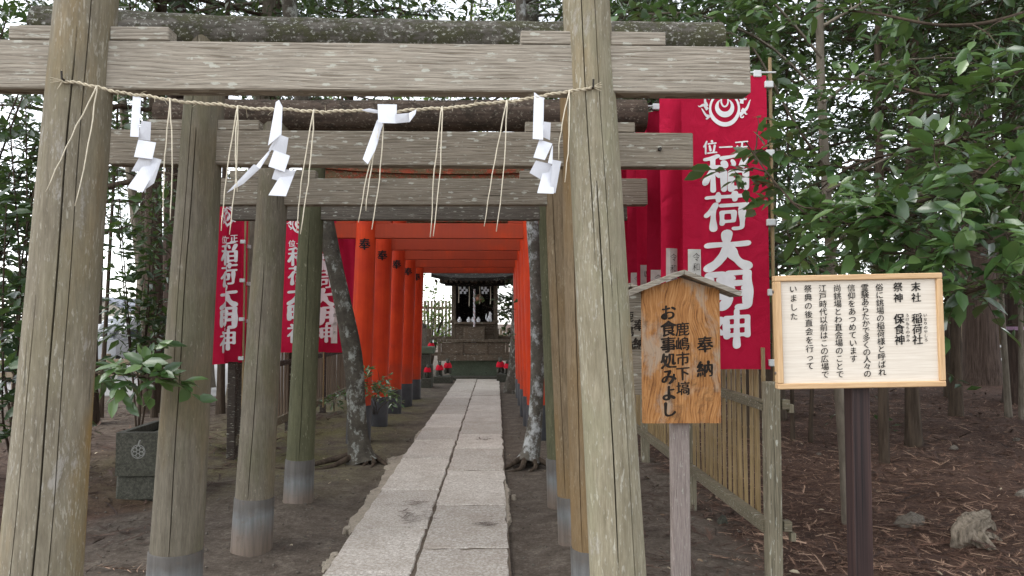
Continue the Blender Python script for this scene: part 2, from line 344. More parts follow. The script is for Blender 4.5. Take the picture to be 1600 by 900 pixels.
def m_orange():
    t = NT('orange_cedar'); v = t.coord()
    def mp(x, y, z):
        q = t.new('ShaderNodeMapping'); t.put(q.inputs['Vector'], v); q.inputs['Scale'].default_value = (x, y, z); return q.outputs[0]
    wn_ = t.new('ShaderNodeTexNoise'); t.put(wn_.inputs['Vector'], mp(3, 3, 2)); wn_.inputs['Scale'].default_value = 1.5; va = t.new('ShaderNodeVectorMath', operation='MULTIPLY_ADD'); t.put(va.inputs[0], wn_.outputs['Color']); va.inputs[1].default_value = (0.16, 0.1, 0.1); t.put(va.inputs[2], v); v = va.outputs[0]
    w = t.new('ShaderNodeTexWave', wave_type='BANDS', bands_direction='X', wave_profile='SAW'); t.put(w.inputs['Vector'], mp(3.0, 1, 0.7)); w.inputs['Scale'].default_value = 8
    w.inputs['Distortion'].default_value = 9; w.inputs['Detail Scale'].default_value = 0.5; w.inputs['Detail'].default_value = 3
    n = t.noise(mp(75, 75, 5), 1.2, 7, 0.7); g = t.math('ADD', t.math('MULTIPLY', w.outputs['Fac'], 0.15), t.math('MULTIPLY', n, 0.87))
    c = t.ramp(g, [(0.33, (0.15, 0.06, 0.02)), (0.48, (0.37, 0.165, 0.055)), (0.7, (0.52, 0.275, 0.11))])
    b = t.ramp(t.noise(mp(5, 5, 2.6), 1.6, 6, 0.7), [(0.50, 0), (0.62, 1)])                 # grey weathered patches
    c = t.mix(t.math('MULTIPLY', b, 0.65), c, (0.38, 0.33, 0.26))
    k = t.ramp(t.noise(mp(8, 8, 6), 1.4, 6, 0.75), [(0.55, 0), (0.66, 1)])
    c = t.mix(t.math('MULTIPLY', k, 0.6), c, (0.11, 0.06, 0.03))
    t.bump(g, 0.4, 0.005)
    return t.done(c, 0.75, 0.2)
M['orange'] = m_orange()
M['pale_post'] = m_plank('pinkish_timber', (0.20, 0.155, 0.135), (0.38, 0.32, 0.29), spot=0.0, axis='Z', scale=2.0)
def m_finegrain(name, a, b, vec, axis='X'):
    t = NT(name); v = t.coord(vec); n = t.noise(v, 1.3, 7, 0.65); c = t.ramp(n, [(0.3, a), (0.7, b)]); t.bump(n, 0.15, 0.002)
    return t.done(c, 0.55, 0.3)
M['board_pale'] = m_finegrain('pale_veneer', (0.56, 0.49, 0.40), (0.70, 0.64, 0.55), (5, 90, 170))
M['frame_wood'] = m_finegrain('light_oak_frame', (0.44, 0.27, 0.135), (0.60, 0.41, 0.23), (7, 90, 120))
M['frame_wood_v'] = m_finegrain('light_oak_frame_upright', (0.44, 0.27, 0.135), (0.60, 0.41, 0.23), (120, 90, 7))
M['ebony'] = m_finegrain('dark_striped_timber', (0.006, 0.004, 0.005), (0.055, 0.030, 0.026), (55, 55, 0.8))
M['steel'] = m_flat('steel', (0.22, 0.21, 0.20), 0.4, 0.5, 0.2, metal=0.8)
M['iron'] = m_flat('dark_iron', (0.04, 0.035, 0.03), 0.6, 0.4, 0.3, metal=0.5)
def m_granite(name, a, b, c3, dirt, sc_=1.0):
    t = NT(name); v = t.coord((sc_, sc_, sc_)); n = t.noise(v, 55, 5, 0.8); c = t.ramp(n, [(0.34, a), (0.5, b), (0.66, c3)])
    oi = t.new('ShaderNodeObjectInfo'); c = t.mix(1.0, c, t.ramp(oi.outputs['Random'], [(0.0, (0.90, 0.88, 0.85)), (1.0, (1.22, 1.20, 1.17))]), 'MULTIPLY')
    d = t.ramp(t.noise(v, 3.0, 7, 0.7), [(0.42, 0), (0.72, 1)]); c = t.mix(t.math('MULTIPLY', d, 0.55), c, dirt)
    d2 = t.ramp(t.noise(v, 11, 6, 0.75), [(0.60, 0), (0.68, 1)]); c = t.mix(t.math('MULTIPLY', d2, 0.5), c, tuple(x * 0.5 for x in dirt))
    t.bump(t.math('ADD', n, t.noise(v, 22, 4)), 0.45, 0.005)
    return t.done(c, 0.85, 0.2)
M['slab'] = m_granite('paving_granite', (0.25, 0.22, 0.19), (0.43, 0.395, 0.355), (0.68, 0.655, 0.615), (0.29, 0.24, 0.19))
M['joint'] = m_flat('joint_soil', (0.12, 0.096, 0.074), 0.95, 0.1, 0.4, 12)
M['mortar'] = m_granite('crumbled_mortar', (0.20, 0.175, 0.14), (0.30, 0.265, 0.215), (0.38, 0.34, 0.28), (0.15, 0.12, 0.09))
M['stone'] = m_granite('mossy_stone', (0.028, 0.029, 0.023), (0.06, 0.06, 0.048), (0.105, 0.102, 0.086), (0.038, 0.038, 0.026))
M['stone_pale'] = m_granite('grey_stone', (0.07, 0.06, 0.05), (0.135, 0.12, 0.10), (0.21, 0.19, 0.165), (0.08, 0.062, 0.046))
M['stone_green'] = m_granite('green_stone', (0.05, 0.065, 0.045), (0.095, 0.12, 0.085), (0.15, 0.17, 0.13), (0.07, 0.075, 0.05))
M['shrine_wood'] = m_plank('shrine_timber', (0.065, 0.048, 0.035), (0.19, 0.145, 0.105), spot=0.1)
M['shrine_dark'] = m_plank('shrine_timber_dark', (0.008, 0.007, 0.006), (0.028, 0.022, 0.018), spot=0.0)  # canopy shade on the shrine roof is put into this near-black colour
M['shrine_post'] = m_plank('shrine_upright', (0.06, 0.046, 0.034), (0.16, 0.125, 0.09), spot=0.1, axis='Z')
M['porcelain'] = m_flat('white_porcelain', (0.75, 0.75, 0.77), 0.3, 0.5, 0.04, bump=0)
M['bib'] = m_flat('red_bib', (0.50, 0.012, 0.03), 0.85, 0.1, 0.15)
M['bell'] = m_flat('tarnished_brass', (0.28, 0.14, 0.09), 0.45, 0.5, 0.3, metal=0.6)
M['rope_pink'] = m_flat('red_white_cord', (0.50, 0.38, 0.38), 0.85, 0.1, 0.35, 60)
M['amber'] = m_flat('amber_wood', (0.24, 0.11, 0.03), 0.6, 0.3, 0.2)
def m_bark(name, a, b, lich=None, amt=0.5, sx=14, sz=1.5, lsc=5):
    t = NT(name); v = t.coord()
    def mp(x, y, z):
        q = t.new('ShaderNodeMapping'); t.put(q.inputs['Vector'], v); q.inputs['Scale'].default_value = (x, y, z); return q.outputs[0]
    n = t.noise(mp(sx, sx, sz), 1.4, 8, 0.7); c = t.ramp(n, [(0.3, a), (0.7, b)])
    if lich:
        l = t.ramp(t.noise(mp(lsc, lsc, lsc * 0.8), 1.0, 8, 0.75), [(0.63 - amt * 0.25, 0), (0.73 - amt * 0.25, 1)])
        c = t.mix(t.math('MULTIPLY', l, 0.85), c, lich)
    t.bump(n, 0.8, 0.02)
    return t.done(c, 0.92, 0.1)
M['bark'] = m_bark('brown_bark', (0.03, 0.022, 0.016), (0.10, 0.075, 0.055))
M['bark_cedar'] = m_bark('cedar_bark', (0.022, 0.015, 0.012), (0.105, 0.075, 0.06), sx=22, sz=0.8)
M['bark_lichen'] = m_bark('lichen_bark', (0.035, 0.03, 0.024), (0.10, 0.088, 0.07), (0.31, 0.32, 0.29), 0.45, 6, 6, 7)
M['bark_lichen_white'] = m_bark('white_lichen_bark', (0.05, 0.045, 0.036), (0.13, 0.115, 0.095), (0.40, 0.41, 0.40), 0.5, 6, 6, 7)
M['bark_pale'] = m_bark('pale_bark', (0.10, 0.085, 0.065), (0.22, 0.19, 0.15), sx=10, sz=3)
M['driftwood'] = m_bark('bleached_root_wood', (0.05, 0.04, 0.03), (0.33, 0.275, 0.21), sx=30, sz=5)
def m_leaf(name, dark, mid, light, rough=0.28, under=None, trans=0.2, coat=0.0):
    t = NT(name); at_ = t.new('ShaderNodeAttribute', attribute_name='rnd'); oi = t.new('ShaderNodeObjectInfo')
    r = t.math('FRACT', t.math('ADD', at_.outputs['Fac'], oi.outputs['Random']))
    c = t.ramp(r, [(0.0, dark), (0.55, mid), (0.93, light), (1.0, tuple(min(1, x * 1.25) for x in light))])
    gm = t.new('ShaderNodeNewGeometry'); und = under or tuple(x * 1.35 + 0.01 for x in mid)
    c2 = t.mix(gm.outputs['Backfacing'], c, und)
    t.done(c2, rough, 0.5); t.b.inputs['Coat Weight'].default_value = coat; t.b.inputs['Coat Roughness'].default_value = 0.16
    tr = t.new('ShaderNodeBsdfTranslucent'); t.put(tr.inputs['Color'], t.mix(0.5, c2, (0.16, 0.26, 0.03)))
    mx = t.new('ShaderNodeMixShader'); mx.inputs[0].default_value = trans
    t.l.new(t.b.outputs[0], mx.inputs[1]); t.l.new(tr.outputs[0], mx.inputs[2]); t.l.new(mx.outputs[0], t.out.inputs['Surface'])
    return t.m
M['leaf'] = m_leaf('camellia_leaf', (0.026, 0.056, 0.018), (0.050, 0.102, 0.030), (0.105, 0.170, 0.052), 0.30, coat=0.45)
M['leaf_dark'] = m_leaf('evergreen_leaf', (0.014, 0.028, 0.013), (0.026, 0.052, 0.020), (0.05, 0.09, 0.03), 0.33)
M['leaf_light'] = m_leaf('yellow_green_leaf', (0.05, 0.09, 0.018), (0.09, 0.145, 0.028), (0.17, 0.22, 0.05), 0.45, trans=0.45)
M['needle_brown'] = m_leaf('dry_cedar_sprig', (0.06, 0.03, 0.02), (0.17, 0.092, 0.06), (0.36, 0.235, 0.16), 0.85, under=(0.15, 0.085, 0.055), trans=0.0)
M['needle_dark'] = m_leaf('damp_cedar_sprig', (0.03, 0.017, 0.013), (0.065, 0.036, 0.026), (0.12, 0.07, 0.048), 0.85, under=(0.05, 0.03, 0.02), trans=0.0)
M['dry_leaf'] = m_leaf('fallen_leaf', (0.10, 0.06, 0.035), (0.22, 0.15, 0.09), (0.42, 0.36, 0.25), 0.8, under=(0.2, 0.15, 0.1), trans=0.0)
def m_ground():
    t = NT('forest_ground'); v = t.coord(rand=False); x, y, z = t.xyz(v)
    n1 = t.noise(v, 1.3, 8, 0.65); n2 = t.noise(v, 38, 6, 0.75); n3 = t.noise(v, 5.5, 7, 0.7)
    dirt = t.ramp(t.math('ADD', t.math('MULTIPLY', n3, 0.5), t.math('MULTIPLY', n2, 0.5)), [(0.36, (0.055, 0.043, 0.034)), (0.52, (0.115, 0.094, 0.075)), (0.66, (0.21, 0.178, 0.145))])
    duff = t.ramp(t.math('ADD', t.math('MULTIPLY', n3, 0.4), t.math('MULTIPLY', n2, 0.6)), [(0.34, (0.026, 0.016, 0.012)), (0.52, (0.078, 0.047, 0.035)), (0.68, (0.17, 0.11, 0.08))])
    moss = t.ramp(n2, [(0.3, (0.075, 0.070, 0.03)), (0.7, (0.165, 0.15, 0.07))])
    wob = t.math('MULTIPLY', t.math('SUBTRACT', n1, 0.5), 2.2)
    right = t.ramp(t.math('ADD', t.math('SUBTRACT', x, 1.55), wob), [(0.0, 0), (0.45, 1)])
    left = t.ramp(t.math('ADD', t.math('SUBTRACT', t.math('MULTIPLY', x, -1.0), 2.75), wob), [(0.0, 0), (0.5, 1)])
    lf = t.math('MULTIPLY', left, t.ramp(t.math('ADD', t.math('MULTIPLY', y, -0.1), 1.15), [(0.1, 0.15), (0.5, 1)]))
    msk = t.math('MAXIMUM', right, lf)
    c = t.mix(msk, dirt, duff)
    my = t.math('MULTIPLY', t.ramp(t.math('MULTIPLY', y, 0.05), [(0.30, 0), (0.42, 1), (0.75, 1), (0.85, 0)]), t.ramp(t.math('ADD', t.math('MULTIPLY', x, -0.2), 0.0), [(0.20, 0), (0.34, 1), (0.72, 1), (0.92, 0)]))
    mm = t.math('MULTIPLY', my, t.ramp(t.math('ADD', t.math('MULTIPLY', n1, 0.6), t.math('MULTIPLY', n3, 0.4)), [(0.40, 0), (0.56, 1)]))
    c = t.mix(t.math('MULTIPLY', mm, 0.85), c, moss)
    # the parking yard beyond the trees: pale gravel and asphalt
    yard = t.ramp(t.math('ADD', t.math('SUBTRACT', t.math('MULTIPLY', x, -1.0), 4.2), t.math('MULTIPLY', wob, 0.6)), [(0.0, 0), (0.3, 1)])
    yard = t.math('MULTIPLY', yard, t.ramp(t.math('MULTIPLY', y, 0.02), [(0.292, 0), (0.30, 1)]))
    c = t.mix(yard, c, t.ramp(n2, [(0.3, (0.24, 0.235, 0.23)), (0.7, (0.34, 0.335, 0.33))]))
    t.bump(t.math('ADD', n2, t.math('MULTIPLY', n3, 1.5)), 0.7, 0.02)
    return t.done(c, 0.95, 0.1)
M['ground'] = m_ground()
M['car_white'] = m_flat('white_car_paint', (0.62, 0.63, 0.66), 0.25, 0.5, 0.02, bump=0)
M['car_silver'] = m_flat('silver_car_paint', (0.42, 0.42, 0.44), 0.28, 0.5, 0.02, metal=0.4, bump=0)
M['glass'] = m_flat('dark_glass', (0.05, 0.06, 0.065), 0.08, 0.6, 0.05, bump=0)
M['rubber'] = m_flat('rubber', (0.02, 0.02, 0.02), 0.8, 0.2, 0.1)
M['chrome'] = m_flat('chrome', (0.6, 0.6, 0.62), 0.2, 0.5, 0.02, metal=0.9, bump=0)
M['lens'] = m_flat('lamp_lens', (0.6, 0.62, 0.64), 0.15, 0.6, 0.05, bump=0)
M['plaster'] = m_flat('beige_siding', (0.50, 0.45, 0.38), 0.8, 0.2, 0.06)
M['roof_tile'] = m_flat('grey_roof_tile', (0.16, 0.17, 0.20), 0.6, 0.3, 0.15)
M['tan_board'] = m_plank('tan_boards', (0.20, 0.15, 0.10), (0.38, 0.30, 0.21), spot=0.1, axis='Z')
M['tape'] = m_flat('pink_tape', (0.45, 0.28, 0.42), 0.5, 0.4, 0.05)
M['water'] = m_flat('still_dark_water', (0.012, 0.013, 0.010), 0.05, 0.6, 0.1, bump=0)
M['chalk'] = m_flat('pale_carved_mark', (0.24, 0.24, 0.22), 0.9, 0.1, 0.3)

# ------------------------------------------------------------------ lettering: glyph outlines from the built-in font, thickened like brush strokes
ALLCH = ''.join(sorted(set('奉納鹿嶋市下塙お食事処みよし末社稲荷祭神保食俗に銚場の様と呼ばれ霊験あらたかで多くの人々の信仰をあつめています尚わ直会ことで江戸時代以前は広典後行っていましたいなりのやしろうけもちのかみ正一位大明令和七年とやま')))
GL = {}
from mathutils.geometry import delaunay_2d_cdt
def resample(P, step=0.028):
    Q = []
    for p, q in zip(P, np.roll(P, -1, 0)):
        n = max(1, int(np.linalg.norm(q - p) / step)); Q += [p + (q - p) * k / n for k in range(n)]
    return np.array(Q)
def bake_glyphs():
    tmp = []
    for ch in ALLCH:
        c = bpy.data.curves.new('g', 'FONT'); c.body = ch; c.size = 1; c.resolution_u = 3
        o = bpy.data.objects.new('g', c); COL.objects.link(o); tmp.append((ch, o))
    dg = bpy.context.evaluated_depsgraph_get()
    for ch, o in tmp:
        me = bpy.data.meshes.new_from_object(o.evaluated_get(dg))
        V = np.array([v.co[:2] for v in me.vertices]).reshape(-1, 2); Fs = [tuple(p.vertices) for p in me.polygons]
        bpy.data.meshes.remove(me)
        ed = {}
        for f in Fs:
            for a, b in zip(f, f[1:] + f[:1]): ed[(a, b)] = 1
        nxt = {a: b for (a, b) in ed if (b, a) not in ed}; loops = []
        while nxt:
            s0, b0 = nxt.popitem(); lp = [s0]; cur = b0
            while cur != s0 and cur in nxt: lp.append(cur); cur = nxt.pop(cur)
            if len(lp) > 2: loops.append(resample(V[lp] - A(0.5, 0.38)))
        GL[ch] = loops
    for ch, o in tmp:
        c = o.data; bpy.data.objects.remove(o); bpy.data.curves.remove(c)
bake_glyphs()
GC = {}
def brush(ch, a, b):                                             # rounded, swelling strokes: thicker uprights, soft corners
    if (ch, a, b) in GC: return GC[(ch, a, b)]
    g = np.random.default_rng(ord(ch)); w1, w2 = g.normal(0, 7, 2), g.normal(0, 13, 2); ph = g.uniform(0, 6, 2); pts = []
    for P in GL[ch]:
        T = np.roll(P, -1, 0) - np.roll(P, 1, 0); T /= np.linalg.norm(T, axis=1)[:, None] + 1e-9; N = np.stack([T[:, 1], -T[:, 0]], -1)
        amt = a + b * np.abs(N[:, 0]); wob = 1 + 0.45 * np.sin(P @ w1 + ph[0]) + 0.25 * np.sin(P @ w2 + ph[1])
        Q = P + N * (amt * wob)[:, None]
        for _ in range(2): Q = 0.5 * Q + 0.25 * (np.roll(Q, 1, 0) + np.roll(Q, -1, 0))
        pts.append(Q)
    V = np.concatenate(pts); eds, k0 = [], 0
    for Q in pts: n = len(Q); eds += [(k0 + i, k0 + (i + 1) % n) for i in range(n)]; k0 += n
    vo, _, fo, _, _, _ = delaunay_2d_cdt([Vector(p) for p in V], eds, [], 0, 1e-6)
    V = np.array([tuple(p) for p in vo]); t = np.array([f for f in fo if len(f) == 3], int); c = V[t].mean(1); wn_ = np.zeros(len(t))
    for Q in pts:                                                 # keep the triangles inside the strokes (winding number)
        p, q = Q[None] - c[:, None], np.roll(Q, -1, 0)[None] - c[:, None]
        wn_ += np.arctan2(p[..., 0] * q[..., 1] - p[..., 1] * q[..., 0], (p * q).sum(-1)).sum(1)
    t = t[wn_ > 3.0]
    GC[(ch, a, b)] = (V, t); return V, t
def glyph(ch, x, z, size, a=0.012, b=0.02, shear=0.06, off=0.0, sx=1.0, seed=0):   # a chunk in the local XZ plane, facing -Y
    V, t = brush(ch, a, b)
    px, pz = V[:, 0] * sx, V[:, 1] + shear * V[:, 0]
    return (np.stack([x + px * size, np.full(len(V), -off), z + pz * size], -1), [t])

# ------------------------------------------------------------------ the ground and the paved path
def grid_lines(fine0, fine1, step, far):
    a = np.arange(fine0, fine1 + 1e-6, step); lo, hi, s = [], [], step
    p, q = fine0, fine1
    while p > -far or q < far:
        s *= 1.35; p -= s; q += s; lo.append(max(p, -far - 1)); hi.append(min(q, far + 1))
    return np.unique(np.concatenate([lo, a, hi]))
gx = grid_lines(-6, 7, 0.07, 400); gy = grid_lines(1.5, 14, 0.07, 500)
GX, GY = np.meshgrid(gx, gy)
def ground_h(x, y):
    h = 0.028 * np.sin(0.9 * x + 1.3 * y + 1) + 0.022 * np.sin(2.1 * x - 1.1 * y) + 0.014 * np.sin(4.3 * x + 3.1 * y + 2) + 0.010 * np.sin(7.1 * y - 5.3 * x)
    h = h + 0.006 * np.sin(17 * x + 3 * np.sin(5 * y)) * np.sin(15 * y + 2 * np.sin(6 * x))
    e = np.clip((np.abs(x + 0.485) - 0.62) / 0.6, 0, 1); e = e * e * (3 - 2 * e)
    bank = 0.18 * np.clip((x - 2.2) / 4, 0, 1) + 0.10 * np.clip((-x - 3.0) / 2, 0, 1)
    far = np.clip(1 - (np.hypot(x, y) - 25) / 20, 0, 1)
    return ((h * 0.8) * e - 0.03 + 0.015 * e + bank * far)
GZ = ground_h(GX, GY)
GV = np.stack([GX, GY, GZ], -1).reshape(-1, 3); nx, ny = len(gx), len(gy)
ii = (np.arange(ny - 1)[:, None] * nx + np.arange(nx - 1)[None, :]).ravel()
setp(obj('ground', make_mesh('ground', [(GV, [np.stack([ii, ii + 1, ii + 1 + nx, ii + nx], -1)])], True), M['ground']), kind='structure')
def gz(x, y): return float(ground_h(np.array(x), np.array(y)))

path = thing('path', None, None, (-0.485, 3.0, 0)); path['kind'] = 'structure'
PX0, PXM, PX1 = -1.055, -0.51, 0.088
jl = [1.2, 2.4, 3.55, 4.606, 5.588, 6.856, 8.37, 9.69, 10.87, 12.4, 13.7, 15.0, 16.3, 17.6, 18.9, 20.0]
jr = [1.0, 2.1, 3.1, 4.0, 5.1, 6.28, 7.75, 9.05, 10.2, 11.5, 12.8, 14.1, 15.4, 16.8, 18.2, 20.0]
def slab_chunk(x0, x1, y0, y1, seed):
    g = np.random.default_rng(seed); n = 9
    t = np.linspace(0, 1, n); pts = []
    for (a, b) in (((x0, y0), (x1, y0)), ((x1, y0), (x1, y1)), ((x1, y1), (x0, y1)), ((x0, y1), (x0, y0))):
        for k in t[:-1]: pts.append((lerp(a[0], b[0], k), lerp(a[1], b[1], k)))
    P = np.array(pts) + g.normal(0, 0.006, (len(pts), 2)); m = len(P); c = P.mean(0)
    inn = P + (c - P) / np.linalg.norm(c - P, axis=1)[:, None] * 0.010
    tilt = np.clip(g.normal(0, 0.002, 2), -0.003, 0.003)
    zt = 0.013 + np.clip(g.normal(0, 0.003), -0.004, 0.005) + (P - c) @ tilt
    V = np.concatenate([np.c_[P, np.full(m, -0.08)], np.c_[P, zt - 0.012], np.c_[inn, zt + 0.0]])
    j = np.arange(m); k = (j + 1) % m
    return (V, [np.stack([j, k, m + k, m + j], -1), np.stack([m + j, m + k, 2 * m + k, 2 * m + j], -1), (2 * m + j)[None, :]])
for jj, (a, b) in ((jl, (PX0, PXM - 0.009)), (jr, (PXM + 0.009, PX1))):
    for k in range(len(jj) - 1):
        y0, y1 = jj[k] + 0.013, jj[k + 1] - 0.013
        wpart('slab', slab_chunk(a, b, y0, y1, int(y0 * 100) + int(a * 10)), M['slab'], path, ((a + b) / 2, (y0 + y1) / 2, 0), 30)
wpart('joint_filling', box((-0.485, 10.5, -0.0325), (1.16, 19.2, 0.07)), M['joint'], path)
# crumbled mortar along the edge of the slabs
def crumb(x, y, r, seed, el=1.0):
    g = np.random.default_rng(seed); n = 16; a = np.arange(n) * 2 * np.pi / n; rr = r * (0.6 + 0.5 * g.random(n))
    O = np.stack([x + rr * np.cos(a) * 0.7, y + rr * np.sin(a) * el, np.full(n, -0.04)], -1); I = O.copy(); I[:, :2] = A(x, y) + (O[:, :2] - A(x, y)) * 0.82; I[:, 2] = 0.006 + 0.006 * g.random(n)
    j = np.arange(n); k = (j + 1) % n
    return (np.concatenate([O, I]), [np.stack([j, k, n + k, n + j], -1), (n + j)[None, :]])
def mortar_lip(pts, x_in, seed):                                 # a thin ragged tongue of cement along the slab edge
    g = np.random.default_rng(seed); O, I = [], []
    Y = np.linspace(pts[0][0], pts[-1][0], 40); W = np.interp(Y, [p[0] for p in pts], [p[1] for p in pts]); W = W * np.clip(1 + 0.45 * np.cumsum(g.normal(0, 0.35, 40)) / 2 + g.normal(0, 0.22, 40), 0.12, 1.9)
    s = -1 if x_in < -0.5 else 1; V = []
    for y, w in zip(Y, W): V += [(x_in, y, 0.004), (x_in + s * w, y + g.normal(0, 0.01), 0.001 + 0.003 * g.random()), (x_in + s * (w + 0.012), y, -0.05)]
    i = np.arange(39)[:, None] * 3; j = np.arange(2)[None, :]; q = np.stack([i + j, i + 1 + j, i + 4 + j, i + 3 + j], -1).reshape(-1, 4)
    return (np.array(V), [q if s > 0 else q[:, ::-1]])
for k, (x_in, pts) in enumerate([(PX0 + 0.004, [(4.7, 0.0), (4.85, 0.07), (5.0, 0.0)]), (PX0 + 0.004, [(5.5, 0.0), (5.65, 0.07), (5.9, 0.09), (6.3, 0.05), (6.7, 0.08), (7.2, 0.06), (7.6, 0.10), (8.1, 0.12), (8.5, 0.14), (8.8, 0.0)]), (PX1 - 0.004, [(5.6, 0.0), (5.9, 0.03), (6.3, 0.02), (6.9, 0.04), (7.3, 0.0)]), (PX0 + 0.004, [(9.6, 0.0), (10.2, 0.06), (11.0, 0.0)])]):
    wpart('mortar_lip', mortar_lip(pts, x_in, k), M['mortar'], path, (x_in, pts[0][0], 0), 40)
for k, (px, py, r) in enumerate([(541, 826, 0.05), (520, 868, 0.05), (613, 716, 0.06), (801, 775, 0.035)]):
    p = gnd(px + 2, py); wpart('mortar_crumb', crumb(p.x, p.y, r, k, 1.5), M['mortar'], path, (p.x, p.y, 0), 40)

# ------------------------------------------------------------------ torii gates of bare wood
def pillar_chunk(pb, pt, r0, r1, cracks=(), n=40, rings=30, seed=0):
    g = np.random.default_rng(seed); base = np.linspace(0, 2 * np.pi, n, endpoint=False); rows = []
    pb, pt = np.array(tuple(pb)), np.array(tuple(pt)); ph = g.uniform(0, 6.3, 8)
    keep = [x for x in base if all(abs((x - c[0] + np.pi) % (2 * np.pi) - np.pi) > 0.09 for c in cracks)]
    for i in range(rings + 1):
        t = i / rings; c = lerp(pb, pt, t); r = lerp(r0, r1, t) * (1 + 0.012 * math.sin(5 * t + ph[0]) + 0.008 * math.sin(13 * t + ph[1])); z = c[2]
        ang = list(keep); dep = [0.0] * len(keep)
        for (a, w, d, z0, z1, dr) in cracks:
            on = min(1, max(0, (z - z0) / 0.25)) * min(1, max(0, (z1 - z) / 0.25))
            ang += [a - w / r / 2, a, a + w / r / 2]; dep += [0, d * on, 0]
        ang = np.array(ang); o = np.argsort(ang, kind='stable'); dep = np.array(dep)[o]
        ang = ang[o] + 0.03 * math.sin(2.3 * z + ph[5]) + 0.012 * math.sin(7 * z + ph[6])      # the grain, and the cracks with it, wander
        rr = r * (1 + 0.012 * np.sin(3 * ang + ph[2]) + 0.008 * np.sin(5 * ang + ph[3] + 2 * t) + 0.004 * np.sin(11 * ang + ph[4])) - dep
        rows.append(np.stack([c[0] + rr * np.cos(ang), c[1] + rr * np.sin(ang), np.full(len(ang), z)], -1))
    m = rows[0].shape[0]; V = np.concatenate(rows)
    i = np.arange(rings)[:, None] * m; j = np.arange(m)[None, :]; k = (j + 1) % m
    Q = np.stack([i + j, i + k, i + m + k, i + m + j], -1).reshape(-1, 4)
    return (V, [Q, np.arange(m)[None, ::-1], (np.arange(m) + rings * m)[None, :]])
def axis_from(p, q, Y, ztop, zbot=-0.05):
    a, b = at(*p, Y), at(*q, Y); d = (b - a) / (b.z - a.z)
    return a + d * (zbot - a.z), a + d * (ztop - a.z)
def log_chunk(p, q, r, seed, sag=0.0, n=20, m=24):
    g = np.random.default_rng(seed); p, q = np.array(tuple(p)), np.array(tuple(q)); t = np.linspace(0, 1, m)[:, None]
    P = p + (q - p) * t; P[:, 2] += sag * (2 * t[:, 0] - 1) ** 2
    rr = r * (1 + 0.03 * np.sin(7 * t[:, 0] + g.uniform(0, 6)) + 0.02 * np.sin(17 * t[:, 0]))
    V, fs = tube(P, rr, n); V[:, 2] += g.normal(0, 0.002, len(V)); return (V, fs)
def torii(label, Y, L, Rr, rl, rr_, ztop, beam_px, beam_h, log_px, log_r, mats, sleeve_z, wedges, cracks, Yl=None, Yr=None, wedge_h=0.055, wedge_len=0.2):
    Yl, Yr = Yl or Y, Yr or Y
    lb, lt = axis_from(L[0], L[1], Yl, ztop); rb, rt = axis_from(Rr[0], Rr[1], Yr, ztop)
    T = thing('wooden_torii', label, 'torii', ((lb.x + rb.x) / 2, Y, 0), 'bare wooden torii gates over the path')
    for (b, t, r, mt, ck, sd_) in ((lb, lt, rl, mats[0], cracks[0], 1), (rb, rt, rr_, mats[1], cracks[1], 2)):
        pl = wpart('pillar', pillar_chunk(b, t, r[0], r[1], ck, seed=int(Y * 31) + sd_), M[mt], T, (b.x, b.y, 0), 35)
        if sleeve_z:
            c0, c1 = lerp(b, t, 0), lerp(b, t, (sleeve_z + 0.05) / (ztop + 0.05)); rs = lerp(r[0], r[1], sleeve_z / ztop)
            ch = tube([c0, lerp(c0, c1, 0.5), lerp(c0, c1, 0.985), c1], [r[0] + 0.008, (r[0] + rs) / 2 + 0.007, rs + 0.007, rs + 0.003], 40)
            s = wpart('metal_sleeve', ch, M['sleeve'], pl, (b.x, b.y, 0), 35, base=(b.x, b.y, 0))
    (x0, y0), (x1, y1) = beam_px
    b0, b1 = at(x0, y0, Yl), at(x1, y1, Yr)
    wpart('tie_beam', beam(b0, b1, 0.085, beam_h, 0.005), M[mats[2]], T, (b0 + b1) / 2)
    for (px, s) in wedges:
        tt = (px - x0) / (x1 - x0); c = lerp(b0, b1, tt); d = (b1 - b0).normalized()
        rr2 = rl[1] if px < 600 else rr_[1]
        e0 = c + d * s * (rr2 * 0.75); e1 = c + d * s * (rr2 + wedge_len); zz = Vector((0, -0.002, beam_h / 2 + wedge_h / 2 + 0.002))
        wpart('wedge', beam(e0 + zz, e1 + zz, 0.08, wedge_h, 0.004), M[mats[2]], T, (e0 + e1) / 2 + zz)
    (x0, y0), (x1, y1), sag = log_px
    p, q = at(x0, y0, Yl), at(x1, y1, Yr)
    wpart('top_log', log_chunk(p, q, log_r, int(Y * 17), sag), M[mats[3]], T, (p + q) / 2, 50)
    return T
PI = math.pi
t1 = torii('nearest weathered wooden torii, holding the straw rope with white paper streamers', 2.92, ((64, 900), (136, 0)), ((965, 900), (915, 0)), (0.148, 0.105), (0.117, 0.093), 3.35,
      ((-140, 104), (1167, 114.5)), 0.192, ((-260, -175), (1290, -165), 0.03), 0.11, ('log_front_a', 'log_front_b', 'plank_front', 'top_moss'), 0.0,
      ((135, -1), (135, 1), (915, -1), (915, 1)), (((PI * 1.60, 0.007, 0.03, -1, 2.6, 0.03), (PI * 1.42, 0.005, 0.02, -1, 1.6, -0.02), (PI * 1.71, 0.004, 0.01, 0.3, 3, 0.0)), ((PI * 1.47, 0.006, 0.03, 0.6, 2.1, 0.0), (PI * 1.40, 0.005, 0.015, 1.8, 4, 0.0), (PI * 1.66, 0.005, 0.012, 0.2, 1.8, 0.02), (PI * 1.58, 0.004, 0.012, 1.6, 4, 0.0))), Yl=2.88, Yr=2.96)
